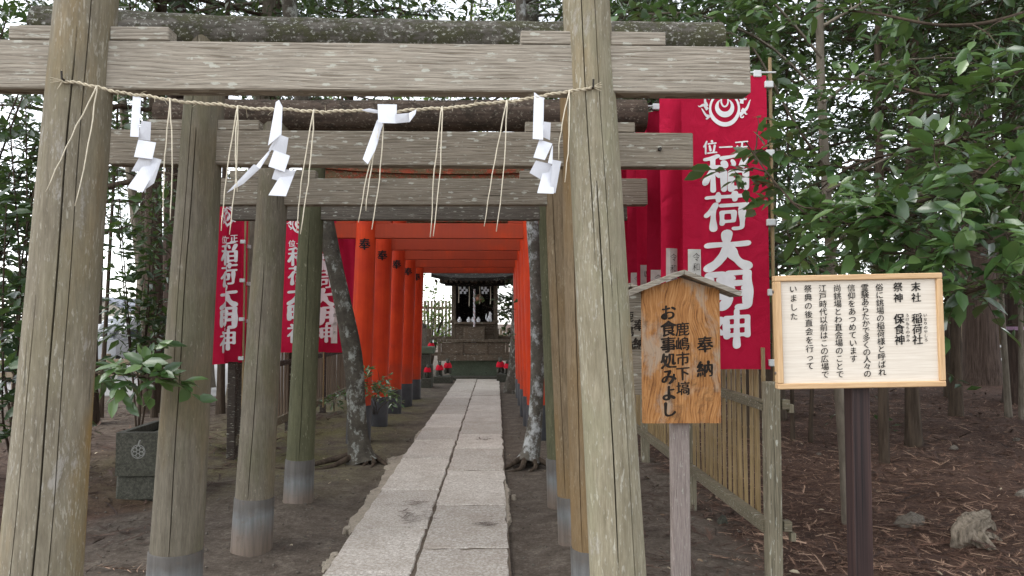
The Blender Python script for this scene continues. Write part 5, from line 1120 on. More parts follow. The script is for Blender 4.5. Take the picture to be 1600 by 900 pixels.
def wob_trunk(x, y, h, r, g, lean=(0, 0), n=12, k=0.04):
    t = np.linspace(0, 1, n); P = np.stack([x + lean[0] * t + np.cumsum(g.normal(0, k, n)) * t, y + lean[1] * t + np.cumsum(g.normal(0, k, n)) * t, -0.1 + (h + 0.1) * t], -1)
    rr = r * (1 - 0.65 * t) * (1 + 0.5 * np.exp(-t * n * 0.9)); return P, rr
def auto_tree(label, x, y, h, r, z0, spread, n_limb, dens, size, mat, bark, seed, lean=(0, 0), group=None, K=5, name='evergreen_tree', twl=0.5, upb=0.25, nodes=None):
    g = np.random.default_rng(seed); P, rr = wob_trunk(x, y, h, r, g, lean); limbs, fr, tw = [], [], []
    for k in range(n_limb):
        z = z0 + (h - z0) * (k + 0.5 * g.random()) / n_limb; u = z / h; a = A(*[np.interp(u, np.linspace(0, 1, len(P)), P[:, c]) for c in range(3)])
        az = k * 2.4 + g.uniform(-0.4, 0.4); L = spread * (1.15 - 0.6 * u) * g.uniform(0.7, 1.2); d = A(math.cos(az), math.sin(az), upb + g.uniform(-0.1, 0.25))
        q = np.linspace(0, 1, 7)[:, None]; B = a + d * L * q + A(0, 0, 0.05 * L) * q - A(0, 0, 0.16 * L) * q ** 2 + np.concatenate([np.zeros((1, 3)), np.cumsum(g.normal(0, 0.03 * L, (6, 3)), 0)])
        limbs.append(tube(B, np.linspace(r * 0.38, r * 0.07, 7), 6)); fr += limb_leaves(smooth_path(B, 16), g, dens[0], L * 0.42, dens[1], twl, K, size, 0.18, tw, r * 0.09, 0.2)
    top = P[-4:]; fr += limb_leaves(smooth_path(top, 8), g, dens[0], spread * 0.5, dens[1], twl, K, size, 0.0, tw, r * 0.1, 0.2)
    return build_plant(name, label, 'tree', (x, y, 0), tube(P, rr, 12), limbs, fr, mat, bark, LEAF4, tw, group)

# glossy camellia whose branches reach in from the right
g = np.random.default_rng(5)
CL = [[(1790, 150, 4.3), (1620, 235, 3.6), (1500, 285, 3.4), (1390, 335, 3.5), (1280, 345, 3.8), (1215, 290, 3.95), (1165, 222, 4.05)], [(1790, 250, 4.2), (1640, 330, 3.3), (1540, 380, 3.1), (1450, 395, 3.3), (1360, 395, 3.6)],
      [(1790, 370, 4.0), (1640, 425, 3.1), (1560, 440, 3.0), (1500, 462, 3.1), (1462, 474, 3.2)], [(1790, 60, 4.6), (1600, 110, 4.0), (1480, 150, 4.0), (1380, 130, 4.3), (1300, 120, 4.6)], [(1790, -60, 4.6), (1600, 20, 4.2), (1480, 40, 4.2), (1360, 20, 4.4), (1240, 10, 4.8)],
      [(1790, 320, 4.1), (1650, 300, 3.4), (1580, 285, 3.2), (1500, 260, 3.3)], [(1790, 200, 4.3), (1600, 200, 4.2), (1450, 230, 4.3), (1330, 260, 4.5), (1245, 330, 4.6)]]
bx0 = at(1800, 600, 4.4); fr, tw, lm = [], [], []
for k, c in enumerate(CL):
    P = pxpath(c, 18); lm.append(tube(P, np.linspace(0.016, 0.004, 18), 6))
    fr += limb_leaves(P, g, (24, 21, 7, 8, 7, 13, 9)[k], 0.27 if k != 2 else 0.12, 3, 0.20, 6, 0.118, 0.12, tw, 0.0048, 0.1, 0.35, 0.85)
tb = smooth_path([(bx0.x, 4.4, -0.05), (bx0.x + 0.05, 4.4, 1.0), (bx0.x - 0.05, 4.4, 2.2), (bx0.x, 4.5, 3.6)], 14)
build_plant('camellia_tree', 'glossy camellia whose bright leaves reach over the notice board from the right edge', 'tree', (bx0.x, 4.4, 0), tube(tb, np.linspace(0.07, 0.03, 14), 10), lm, fr, 'leaf', 'bark', LEAF8, tw, 'camellias by the bamboo fence', 300)
# slender camellia standing behind the notice board
b0 = gnd(1325, 815); Y0 = b0.y
TA = pxpath([(1326, 822, Y0), (1320, 700, Y0), (1308, 560, Y0), (1299, 420, Y0), (1289, 250, Y0 + 0.1), (1281, 60, Y0 + 0.1), (1288, -150, Y0 + 0.2), (1310, -420, Y0 + 0.3)], 24)
lm, fr, tw = [], [], []
for k, c in enumerate([[(1285, 150, 5.75), (1200, 70, 5.6), (1100, 25, 5.5), (1010, 22, 5.4), (955, 30, 5.3)], [(1284, 90, 5.75), (1180, -20, 5.5), (1060, -60, 5.3), (960, -40, 5.2)], [(1289, 260, 5.7), (1240, 190, 5.4), (1180, 80, 5.2), (1140, 50, 5.1)],
                       [(1292, 300, 5.7), (1380, 250, 5.6), (1470, 220, 5.5)], [(1297, 400, 5.7), (1350, 330, 5.4), (1440, 300, 5.2)], [(1299, 430, 5.7), (1250, 400, 5.3), (1225, 350, 5.1)], [(1287, 40, 5.7), (1400, -20, 5.5), (1520, -40, 5.4)], [(1286, 160, 5.7), (1380, 100, 5.9), (1500, 90, 6.0)]]):
    P = pxpath(c, 14); lm.append(tube(P, np.linspace(0.014, 0.004, 14), 6)); fr += limb_leaves(P, g, (22, 14, 12, 6, 8, 10, 6, 6)[k], 0.36, 3, 0.24, 6, 0.12, 0.15, tw, 0.0035, 0.1, 0.3)
build_plant('camellia_tree', 'slender camellia with a pale thin trunk rising behind the notice board', 'tree', (b0.x, Y0, 0), tube(TA, np.linspace(0.052, 0.024, 24), 10), lm, fr, 'leaf', 'bark_pale', LEAF8, tw, 'camellias by the bamboo fence', 120)
TB = pxpath([(1382, 735, 7.6), (1379, 560, 7.6), (1376, 400, 7.6), (1374, 230, 7.6), (1372, 60, 7.6), (1380, -200, 7.6)], 20); lm, fr, tw = [], [], []
for k in range(15):
    i = 6 + int(k * 0.92); a = TA[0] * 0 + TB[min(19, i)]; az = k * 2.4; d = A(math.cos(az), math.sin(az), 0.25); L = 1.5
    P = a + d * L * np.linspace(0, 1, 9)[:, None] - A(0, 0, 0.3) * np.linspace(0, 1, 9)[:, None] ** 2 + np.concatenate([np.zeros((1, 3)), np.cumsum(g.normal(0, 0.04, (8, 3)), 0)]); lm.append(tube(P, np.linspace(0.016, 0.005, 9), 5)); fr += limb_leaves(P, g, 10, 0.5, 4, 0.28, 6, 0.10, 0.2, tw, 0.004)
build_plant('camellia_tree', 'darker camellia with an upright brown stem behind the slender pale-trunked one', 'tree', tuple(A(TB[0][0], TB[0][1], 0)), tube(TB, np.linspace(0.055, 0.03, 20), 10), lm, fr, 'leaf_dark', 'bark', LEAF4, tw, 'camellias by the bamboo fence')

# trees of the wood on the right
RT = [(3.3, 9.6, 6.0, 1.0), (4.9, 8.6, 6.5, 2.2), (6.6, 10.5, 7.5, 2.6), (3.0, 12.8, 7.5, 1.3), (5.2, 13.6, 8.0, 1.2), (8.2, 13.2, 8.0, 2.9), (11.5, 18.5, 9.0, 2.6), (4.2, 17.8, 8.5, 1.6), (7.0, 20.0, 9.0, 2.0), (2.3, 15.5, 8.0, 1.8), (11.5, 22, 10, 1.5), (2.6, 23.5, 9, 1.5), (15.0, 20.0, 10, 1.6), (6.0, 7.0, 6.0, 2.8)]
RL = ['evergreen at the head of the bamboo fence, nearest of the wood behind the banners', 'dense evergreen behind the camellias, above the notice board', 'dark evergreen in the wood between the notice board and the thick cedar', 'evergreen behind the far end of the bamboo fence', 'tall evergreen deep in the wood behind the notice board', 'evergreen at the right edge of the wood behind the thick trunk', 'tall evergreen far back in the wood toward the right edge', 'tall evergreen behind the red banners, far back', 'tall evergreen beside the wooden hall', 'tall evergreen right of the red gates', 'farthest tall evergreen in the right-hand corner of the wood', 'evergreen standing right behind the shrine', 'tall evergreen at the far right edge of the photo', 'evergreen by the right edge, above the bleached root']
for k, (x, y, h, z0) in enumerate(RT):
    auto_tree(RL[k], x, y, h, 0.055 + 0.003 * h, z0, 1.9 + 0.06 * h, 15, (8, 6), 0.135 + 0.002 * y, 'leaf_dark', 'bark', 100 + k, group='trees of the wood on the right')
# trees on the left, thinner, with the bright yard showing below them
LT = [(-5.9, 10.8, 8.5, 3.4, 0), (-8.2, 14.4, 9.5, 3.6, 0), (-4.7, 15.2, 11.0, 3.6, 0), (-10.6, 19.8, 10.0, 3.9, 0), (-6.2, 20.5, 12, 4.2, 1), (-3.4, 23.5, 13.0, 2.6, 1), (-12.5, 26, 11.0, 4.6, 0), (-1.0, 27, 14, 3.6, 1), (-6.0, 29, 13, 4.2, 1), (1.2, 19.5, 12.5, 6.0, 1)]
LL = ['evergreen whose boughs hang between the nearest and second left pillars', 'evergreen behind the left pillars with boughs over the parked cars', 'evergreen rising behind the dark slat fence', 'evergreen at the edge of the parking yard', 'light green tree behind the left banners', 'light green tree left of the shrine', 'evergreen far back beyond the parking yard', 'light green tree rising behind the shrine roof', 'light green tree beyond the shrine fence', 'tall light green tree behind the right side of the red gates']
for k, (x, y, h, z0, lt) in enumerate(LT):
    auto_tree(LL[k], x, y, h, 0.13, z0, 2.3, 13, (6, 4), 0.13 + 0.002 * y, 'leaf_light' if lt else 'leaf_dark', 'bark', 200 + k, group='trees on the left of the path', upb=0.2)
# tall trees added so that their crowns shade the gates from the sky
for k, (x, y, h, z0, lab) in enumerate([(-5.2, 4.6, 10, 5.6, 'tall evergreen added off the left edge so its crown shades the wooden gates'), (5.4, 5.2, 10, 5.6, 'tall evergreen added off the right edge so its crown shades the fence'), (-5.6, 12.2, 11, 6.0, 'tall evergreen added left of the red gates so its crown shades them'), (4.2, 11.2, 11, 6.0, 'tall evergreen added right of the red gates so its crown shades them from above'), (7.6, 8.6, 11, 5.4, 'tall evergreen added so its crown shades the wood at the right edge'), (3.2, 16.5, 12, 5.5, 'tall evergreen added so its crown shades the approach to the shrine'), (-3.6, 18.0, 12, 6.5, 'tall evergreen added for shade left of the last red gate')]):
    auto_tree(lab, x, y, h, 0.16, z0, 4.6, 17, (8, 6), 0.24, 'leaf_dark', 'bark', 300 + k, group='tall trees added to shade the gates', twl=0.8, upb=0.12)
# canopy trees standing among the gates with lichen-covered trunks
def lichen_tree(label, pts, r, mat, seed, roots, crown_c):
    g = np.random.default_rng(seed); P = pxpath(pts, 26); n = len(P); t = np.linspace(0, 1, n); rr = r * (1 - 0.35 * t) * (1 + 0.75 * np.exp(-t * 26)) * (1 + 0.05 * np.sin(t * 23)); base = (P[0][0], P[0][1], 0)
    lm, fr, tw = [], [], []; top = P[-1]
    for k in range(9):
        az = k * 2.4 + seed; d = A(math.cos(az), math.sin(az), 0.45); L = 2.2 * g.uniform(0.8, 1.2); a = P[-1 - (k % 4)]
        B = a + d * L * np.linspace(0, 1, 8)[:, None] - A(0, 0, 0.4) * np.linspace(0, 1, 8)[:, None] ** 2; lm.append(tube(B, np.linspace(r * 0.4, 0.01, 8), 6)); fr += limb_leaves(B, g, 9, 0.9, 6, 0.5, 5, 0.14, 0.1, tw, 0.008)
    T = build_plant('lichen_tree', label, 'tree', base, bumpy(tube(P, rr, 16), 0.006, 12, seed), lm, fr, 'leaf_dark', mat, LEAF4, tw, 'lichen-covered trees between the gates')
    for (dx, dy, L) in roots:
        q = np.linspace(0, 1, 7)[:, None]; B = A(base[0], base[1], 0.10) + A(dx, dy, 0) * L * 0.85 * q + A(-dy, dx, 0) * 0.25 * L * np.sin(q * 4 + dx) * q - A(0, 0, 0.14) * q ** 0.6; wpart('root', bumpy(tube(B, np.linspace(0.045, 0.008, 7), 8), 0.006, 20, 3), M['bark'], T, base, 60)
lichen_tree('leaning trunk spotted with pale lichen left of the path', [(566, 722, 8.38), (560, 690, 8.4), (557, 640, 8.4), (553, 570, 8.4), (541, 500, 8.4), (526, 430, 8.4), (513, 370, 8.4), (500, 300, 8.4), (470, 150, 8.4), (440, -100, 8.4), (420, -300, 8.4)], 0.118, 'bark_lichen', 1,
            [(0.9, -0.35, 0.55), (1, -0.05, 0.40), (0.6, -0.8, 0.5), (-1, -0.2, 1.1), (-0.9, -0.6, 0.7), (-0.8, 0.5, 0.6), (0.3, -1, 0.35)], 0)
lichen_tree('straight trunk with white lichen blotches right of the path', [(826, 722, 8.2), (836, 660, 8.3), (840, 560, 8.3), (838, 450, 8.3), (832, 350, 8.3), (827, 250, 8.3), (815, 50, 8.3), (810, -250, 8.3)], 0.086, 'bark_lichen_white', 2, [(-1, -0.5, 0.5), (-0.9, -0.1, 0.4), (-0.6, -0.9, 0.5), (0.8, -0.5, 0.5), (0.2, -1, 0.4)], 0)
# tall trunks without low branches: cedars
def cedar(label, px, pyb, w, Y, h, seed, lean=0.0, mat='bark_cedar', crown=True, tape=None, hollow=0.0):
    g = np.random.default_rng(seed); c = at(px, pyb, Y); r = w * Y / F / 2; z = np.concatenate([np.linspace(-0.1, 3.0, 16), np.linspace(3.4, h, 10)]); n = 40; a = np.arange(n) * 2 * PI / n; ph = g.uniform(0, 6.3, 8); rows = []
    for zz in z:
        rr = r * (1 - 0.55 * max(0, zz) / h) * (1 + 0.38 * math.exp(-max(0, zz) * 2.2)) * (1 + 0.03 * np.sin(5 * a + ph[0] + 0.3 * zz) + 0.025 * np.sin(9 * a + ph[1] - 0.4 * zz) + 0.02 * np.sin(17 * a + ph[2] + 0.5 * zz) + 0.07 * math.exp(-max(0, zz) * 2) * np.sin(4 * a + ph[3]))
        rows.append(np.stack([c.x + lean * max(0, zz) + rr * np.cos(a), Y + rr * np.sin(a), np.full(n, zz)], -1))
    m = len(rows); i = np.arange(m - 1)[:, None] * n; j = np.arange(n)[None, :]; k = (j + 1) % n
    ch = (np.concatenate(rows), [np.stack([i + j, i + k, i + n + k, i + n + j], -1).reshape(-1, 4)])
    lm, fr, tw = [], [], []
    if crown:
        for q in range(14):
            zz = h * (0.55 + 0.45 * q / 14); az = q * 2.4; L = 1.9 * (1.3 - q / 14); d = A(math.cos(az), math.sin(az), -0.1); s0 = A(c.x + lean * zz, Y, zz); B = s0 + d * L * np.linspace(0, 1, 6)[:, None] - A(0, 0, 0.3) * np.linspace(0, 1, 6)[:, None] ** 2
            lm.append(tube(B, np.linspace(0.04, 0.01, 6), 5)); fr += limb_leaves(B, g, 6, 0.7, 5, 0.5, 5, 0.16, 0.1, None)
    T = build_plant('cedar_tree', label, 'tree', (c.x, Y, 0), ch, lm, fr, 'leaf_dark', mat, LEAF4, tw, 'tall cedars around the shrine')
    if tape:
        zt = at(px, tape, Y).z; wpart('tape', tube([(c.x + lean * zt, Y, zt - 0.03), (c.x + lean * zt, Y, zt + 0.03)], r * 1.09 * (1 - 0.55 * zt / h), 32, False), M['tape'], T, (c.x, Y, zt))
    return T
cedar('thick furrowed cedar trunk right of the notice board, beside the stone lantern', 1534, 612, 50, 16.5, 13, 1)
cedar('dark cedar trunk with a pink tape band at the right edge of the photo', 1604, 640, 54, 12.6, 12, 2, tape=513)
cedar('reddish cedar trunk behind the second left pillar', 266, 628, 34, 15.5, 13, 3)
cedar('leaning slim trunk between the nearest and second left pillars', 240, 612, 18, 18.0, 11, 4, lean=-0.13, mat='bark_pale')
cedar('pale trunk above the mossy log, left of centre', 318, 600, 26, 17.0, 12, 5, mat='bark_pale')
cedar('grey leaning trunk above the mossy log', 372, 600, 30, 13.5, 11, 6, lean=0.06, mat='bark_pale')
cedar('mottled trunk above the top log, just left of the nearest right pillar', 818, 640, 42, 16.5, 12, 7, lean=0.02, mat='bark_lichen')
cedar('slim dark trunk beyond the dark slat fence', 345, 618, 11, 12.0, 9, 8, mat='bark', crown=False)
cedar('thick dark trunk at the back of the wood above the notice board', 1450, 600, 46, 19, 13, 9)
cedar('cedar trunk behind the red banners, seen above the nearest gate beam', 1030, 600, 44, 14.5, 13, 10)
cedar('slim grey sapling trunk between the thick cedar and the taped one', 1577, 668, 9, 10.7, 6, 11, lean=-0.03, mat='bark_pale', crown=False)
cedar('thin crooked sapling at the right edge, in front of the taped cedar', 1597, 676, 8, 10.3, 6, 12, lean=0.02, mat='bark_pale', crown=False)
cedar('pair-stemmed dark sapling, stem nearer the fence post', 1239, 690, 6, 9.4, 5, 13, mat='bark', crown=False)
cedar('dark curved sapling stem behind the notice board post', 1266, 694, 6, 9.3, 5, 14, lean=0.05, mat='bark', crown=False)
cedar('short crooked stem beyond the stone trough', 241, 658, 8, 11.4, 4.5, 15, lean=-0.03, mat='bark', crown=False)
cedar('thin upright stem left of the stone trough', 157, 650, 7, 11.8, 5, 16, lean=0.03, mat='bark', crown=False)
# near saplings and bushes
def bush(name, label, base, targets, leaf, n_sub, size, sub, K, mat, r, seed, single=0, grp=None, twl=0.16, n_tw=4, start=0.35, via=None):
    g = np.random.default_rng(seed); lm, fr, tw = [], [], []; b = np.array(tuple(base))
    for tpt in targets:
        e = np.array(tuple(at(*tpt))); mid = b * 0.45 + e * 0.55 + A(0, 0, 0.12) + g.normal(0, 0.05, 3); P = smooth_path([b - A(0, 0, 0.03), b * 0.75 + e * 0.25 + A(0, 0, 0.12), mid, e] if via is None else [b, at(*via), e], 14)
        lm.append(tube(P, np.linspace(r, r * 0.3, 14), 6)); fr += limb_leaves(P, g, n_sub, sub, n_tw, twl, K, size, start, tw, r * 0.25, 0.1, 0.35, 0.8)
    return build_plant(name, label, 'shrub', tuple(b), None, lm, fr, mat, 'bark', leaf, tw, grp, single)
SB = 'leafy shrubs on the left of the path'
bush('hanging_bough_tree', 'dark tree whose boughs hang at the top left corner', (at(-180, 700, 7.0).x, 7.0, 0), [(10, 30, 6.6), (70, 60, 6.8), (40, 120, 6.4), (130, 150, 7.2), (60, 220, 6.8), (220, 30, 7.4), (200, 190, 7.6), (20, 260, 6.5)], LEAF4, 13, 0.14, 0.6, 6, 'leaf_dark', 0.022, 41, 0, SB, 0.35, 4, 0.45)
bush('hanging_bough_tree', 'leafy tree beyond the shrine, filling the gap right of it', (at(835, 600, 23).x, 23.0, 0), [(800, 450, 22.6), (820, 480, 22.4), (805, 420, 22.8), (830, 440, 22.5), (790, 470, 23.2), (815, 400, 23)], LEAF4, 14, 0.2, 0.8, 6, 'leaf_dark', 0.05, 42, 0, SB, 0.5, 5, 0.35)
bush('hanging_bough_tree', 'thin light green tree beyond the shrine, filling the gap left of it', (at(672, 600, 24).x, 24.0, 0), [(665, 470, 24), (690, 500, 23.6), (680, 450, 24), (700, 480, 24.2), (660, 500, 23.8)], LEAF4, 7, 0.17, 0.7, 5, 'leaf_light', 0.04, 43, 0, SB, 0.5, 4, 0.4)
bush('broadleaf_shrub', 'broad-leaved shrub reaching across the second left pillar above the trough', (-2.25, 3.78, -0.03), [(240, 568, 3.66), (272, 592, 3.60), (182, 572, 3.8), (232, 590, 3.7)], LEAF8, 3, 0.11, 0.12, 5, 'leaf', 0.010, 31, 80, SB, 0.10, 2, 0.84, (86, 620, 3.78))
bush('broadleaf_shrub', 'dark leafy shrub at the left edge of the photo, beside the nearest pillar', (at(20, 780, 6.2).x, 6.2, 0), [(15, 190, 5.6), (70, 215, 5.9), (10, 320, 5.2), (60, 300, 5.6), (70, 548, 5.2), (5, 550, 5.0), (110, 180, 6.2), (40, 130, 6.0)], LEAF8, 7, 0.125, 0.32, 6, 'leaf_dark', 0.015, 32, 150, SB, 0.24, 3, 0.6)
bush('broadleaf_shrub', 'yellow-green shrub behind the left edge, in front of the white car', (at(40, 640, 12.5).x, 12.5, 0), [(15, 440, 12.5), (40, 500, 12.4), (5, 520, 12.3)], LEAF4, 7, 0.13, 0.35, 5, 'leaf_light', 0.02, 33, 0, SB, 0.3, 4, 0.5)
bush('broadleaf_shrub', 'drooping dark boughs between the nearest and second left pillars', (at(215, 700, 9.0).x, 9.0, 0), [(185, 330, 8.6), (240, 310, 8.4), (225, 430, 8.7), (275, 380, 8.8), (180, 230, 8.3), (250, 210, 8.6)], LEAF4, 8, 0.15, 0.5, 5, 'leaf_dark', 0.014, 34, 0, SB, 0.4, 4, 0.5)
bush('broadleaf_shrub', 'low bush beyond the trough between the left pillars', (at(262, 640, 13).x, 13.0, 0), [(250, 560, 13), (275, 575, 12.8), (225, 575, 13)], LEAF4, 8, 0.13, 0.35, 5, 'leaf_dark', 0.02, 35, 0, SB, 0.3, 4, 0.4)
bush('small_sprout', 'small green sprout at the foot of the leaning lichen trunk', tuple(gnd(585, 662)), [(575, 590, 8.9), (600, 605, 9.0), (560, 585, 8.8), (622, 612, 9.1), (590, 578, 9.0)], LEAF4, 4, 0.085, 0.14, 5, 'leaf', 0.007, 36, 0, 'small sprouts by the red pillars', 0.12, 3, 0.55)
bush('small_sprout', 'small sprig of ivy at the end of the dark slat fence', tuple(gnd(522, 640)), [(515, 622, 12.4), (530, 620, 12.3)], LEAF4, 4, 0.09, 0.14, 4, 'leaf', 0.006, 37, 0, 'small sprouts by the red pillars', 0.12, 3, 0.3)

# far wood beyond, one mass
def far_wood():
    g = np.random.default_rng(77); fr = []
    def blob(n, x0, x1, y0, y1, z0, z1, size):
        C = np.stack([g.uniform(x0, x1, n), g.uniform(y0, y1, n), z0 + (z1 - z0) * g.random(n)], -1); m = 34
        P = (C[:, None, :] + g.normal(0, 0.75, (n, m, 3)) * A(1, 1, 0.7)).reshape(-1, 3); P[:, 2] = np.maximum(P[:, 2], 0.05); D = unit(g.normal(0, 1, P.shape)); N = unit(g.normal(0, 0.6, P.shape) + A(0, -0.3, 1)); N = unit(N - D * (N * D).sum(-1, keepdims=True))
        fr.append((P, D, N, size * g.uniform(0.7, 1.3, len(P))))
    blob(1100, 2.5, 34, 24, 34, 0.3, 13, 0.30); blob(420, 13, 26, -3, 22, 0.3, 10, 0.36); blob(560, 2.8, 17, 14.5, 23, 2.3, 10, 0.24); blob(150, 3.2, 11, 8.5, 13, 2.6, 6.5, 0.16); blob(130, -10, -3.6, 17, 24, 3.4, 10, 0.22); blob(70, -8, 2, 30, 40, 5.0, 14, 0.26); blob(70, 0.5, 4.5, 30, 36, 0.2, 3.5, 0.28)  # second blob, right of the view, is added to block side light
    f = cat_frames(fr); P = f[0]; k_ = ~((P[:, 0] > 14) & (P[:, 0] < 21.5) & (P[:, 1] > 23) & (P[:, 2] < 3.6)); f = tuple(q[k_] for q in f); ch = leaf_chunk(f, LEAF4)   # a clearing beside the hall; rv = g.random(len(f[0])); setp(obj('distant_foliage', make_mesh('distant_foliage', [ch], False, np.repeat(rv, 2)), M['leaf_dark']), 'dark mass of far foliage closing the view behind the trees', 'foliage', kind='stuff')
far_wood()

# ------------------------------------------------------------------ right background: stone lantern and wooden hall
def lantern():
    p = at(1497, 600, 17.2); T = thing('stone_lantern', 'dark stone lantern beside the thick cedar trunk', 'lantern', (p.x, 17.2, 0)); s = 17.2 / F; Z = lambda y: H + (503 - y) * s
    for nm, prof in (('base', [(0.30, -0.05), (0.32, 0.08), (0.24, 0.14), (0.20, 0.16)]), ('shaft', [(0.13, 0.16), (0.12, 0.35), (0.14, Z(582))]), ('platform', [(0.16, Z(582)), (0.34, Z(577)), (0.34, Z(572)), (0.2, Z(568))]), ('light_box', [(0.16, Z(568)), (0.16, Z(556)), (0.16, Z(551))]), ('roof', [(0.22, Z(552)), (0.40, Z(549)), (0.36, Z(545)), (0.18, Z(538)), (0.10, Z(535))]), ('finial', [(0.08, Z(535)), (0.10, Z(532)), (0.07, Z(528)), (0.0, Z(523))])):
        lpart(nm, lathe(prof, 6 if nm != 'finial' else 14), M['stone_green'] if nm in ('roof', 'platform') else M['stone'], T, smooth=40)
lantern()
def hall():
    Y = 22.0; s = Y / F; a = at(1462, 500, Y); T = thing('wooden_hall', 'grey wooden hall with upright boards behind the thick cedar', 'building', (a.x, Y, 0)); n = 34; w = 0.30
    for k in range(3, n): lpart('wall_board', box((k * w, 0.0, 2.1), (w - 0.012, 0.04, 2.6), 0.004), M['tan_board'], T)
    for z in (0.82, 1.55, 2.4, 3.45): lpart('cross_rail', box((n * w / 2, -0.05, z), (n * w + 0.2, 0.05, 0.11), 0.004), M['fence_post'], T)
    for k in range(6): lpart('corner_post', box((k * 2.0, -0.06, 1.75), (0.16, 0.14, 3.6), 0.006), M['tan_board'], T)
    lpart('brace', beam((-0.3, -0.14, 0.9), (2.2, -0.14, 2.35), 0.07, 0.16, 0.005), M['tan_board'], T); lpart('plinth', box((n * w / 2 + 0.45, 0.0, 0.35), (n * w - 0.9, 0.5, 0.75), 0.01), M['stone_pale'], T)
    V = np.array([(-0.8, -1.0, 3.35), (n * w + 0.8, -1.0, 3.35), (n * w + 0.8, 2.2, 5.0), (-0.8, 2.2, 5.0)]); V = np.concatenate([V, V + A(0, 0, 0.15)]); lpart('roof', (V, [np.array([[3, 2, 1, 0], [4, 5, 6, 7], [0, 1, 5, 4], [1, 2, 6, 5], [2, 3, 7, 6], [3, 0, 4, 7]])]), M['roof_tile'], T)
    for z in (0.9, 0.55): lpart('white_rail', box((1.6, -2.5, z), (5.2, 0.05, 0.06), 0.004), M['plastic'], T)
    for k in range(4): lpart('white_rail_post', box((-0.7 + 1.5 * k, -2.5, 0.5), (0.07, 0.07, 1.1), 0.004), M['plastic'], T)
hall()

# ------------------------------------------------------------------ litter, roots and stones on the ground
def sprig_proto(seed, n=11):
    g = np.random.default_rng(seed); t = np.linspace(0, 1, n); y = t; x = 0.10 * np.sin(2.2 * t + g.uniform(0, 3)) * t; V, Q, T3 = [], [], []
    for i in range(n): V += [(x[i] - 0.014, y[i], 0.02), (x[i] + 0.014, y[i], 0.035)]
    for i in range(n - 1): Q.append((2 * i, 2 * i + 1, 2 * i + 3, 2 * i + 2))
    for i in range(1, n):
        for sg in (-1, 1):
            for rep in range(2):
                L = 0.26 * (1.1 - t[i] * 0.6) * g.uniform(0.5, 1.2); a = g.uniform(0.35, 0.75); b = len(V); px_, py_ = x[i], y[i] - rep * 0.05; ex, ey = px_ + sg * L * math.sin(a), py_ + L * math.cos(a); z = g.uniform(0.02, 0.12)
                V += [(px_, py_ - 0.011, 0.02), (px_, py_ + 0.011, 0.03), (ex, ey, z)]; T3.append((b, b + 1, b + 2) if sg < 0 else (b + 1, b, b + 2))
    return (np.array(V), [np.array(Q), np.array(T3)])
SP = [sprig_proto(k) for k in range(4)]
def scatter(n, x0, x1, y0, y1, size, protos, seed, bias=1.0, avoid_path=True, tilt=0.18):
    g = np.random.default_rng(seed); x = g.uniform(x0, x1, n); y = y0 + (y1 - y0) * g.random(n) ** bias; ok = (np.abs(x + 0.485) > 0.64) if avoid_path else np.ones(n, bool); x, y = x[ok], y[ok]
    z = ground_h(x, y) + 0.004; th = g.uniform(0, 2 * PI, len(x)); D = unit(np.stack([np.cos(th), np.sin(th), g.normal(0, tilt, len(x))], -1)); N = unit(g.normal(0, tilt, (len(x), 3)) + A(0, 0, 1)); N = unit(N - D * (N * D).sum(-1, keepdims=True)); S = size * g.uniform(0.5, 1.4, len(x)); P = np.stack([x, y, z], -1); k = g.integers(0, len(protos), len(x)); ch, rn = [], []
    for q, pr in enumerate(protos):
        m = k == q
        if not m.any(): continue
        ch.append(leaf_chunk((P[m], D[m], N[m], S[m]), pr)); rv = g.random(m.sum()); rn += [np.repeat(rv, len(f)) for f in pr[1]]
    return ch, np.concatenate(rn)
ch, rn = scatter(15000, 1.75, 9, 3.7, 15, 0.115, SP, 1, 2.0); setp(obj('cedar_litter', make_mesh('cedar_litter', ch, False, rn), M['needle_brown']), 'red-brown carpet of dry cedar sprigs on the ground behind the bamboo fence', 'litter', kind='stuff')
ch, rn = scatter(5000, 1.7, 11, 4, 20, 0.19, SP, 2, 1.2); setp(obj('cedar_litter', make_mesh('cedar_litter', ch, False, rn), M['needle_dark']), 'dark damp cedar sprigs spread through the wood on the right', 'litter', kind='stuff')
ch, rn = scatter(700, 0.7, 1.75, 3.4, 9.5, 0.13, SP, 3); setp(obj('cedar_litter', make_mesh('cedar_litter', ch, False, rn), M['needle_dark']), 'cedar sprigs gathered against the path side of the bamboo fence', 'litter', kind='stuff')
ch, rn = scatter(2600, -7.5, -2.5, 4.2, 13, 0.17, SP, 4, 1.0); setp(obj('cedar_litter', make_mesh('cedar_litter', ch, False, rn), M['needle_dark']), 'dark cedar sprigs on the ground beyond the nearest left pillar', 'litter', kind='stuff')
ch, rn = scatter(900, -3.0, 1.2, 3.4, 12, 0.05, SP, 5, 1.3); setp(obj('twig_litter', make_mesh('twig_litter', ch, False, rn), M['needle_dark']), 'sparse broken twigs on the bare earth around the gates', 'litter', kind='stuff')
NEED = [(np.array([(-.03, 0, 0.02), (.03, 0, 0.03), (.10, .55, 0.08), (.03, .55, 0.08), (.05, 1, 0.03)]), [np.array([[0, 1, 2, 3]]), np.array([[3, 2, 4]])])]
ch, rn = scatter(26000, 1.7, 9, 3.6, 14, 0.06, NEED, 9, 1.9); setp(obj('needle_litter', make_mesh('needle_litter', ch, False, rn), M['needle_brown']), 'fine loose needles between the cedar sprigs on the right', 'litter', kind='stuff')
ch, rn = scatter(420, 1.0, 9, 3.8, 14, 0.055, [LEAF8], 6, 1.5, True, 0.3); setp(obj('fallen_leaves', make_mesh('fallen_leaves', ch, False, rn), M['dry_leaf']), 'scattered pale fallen leaves in the wood on the right', 'litter', kind='stuff')
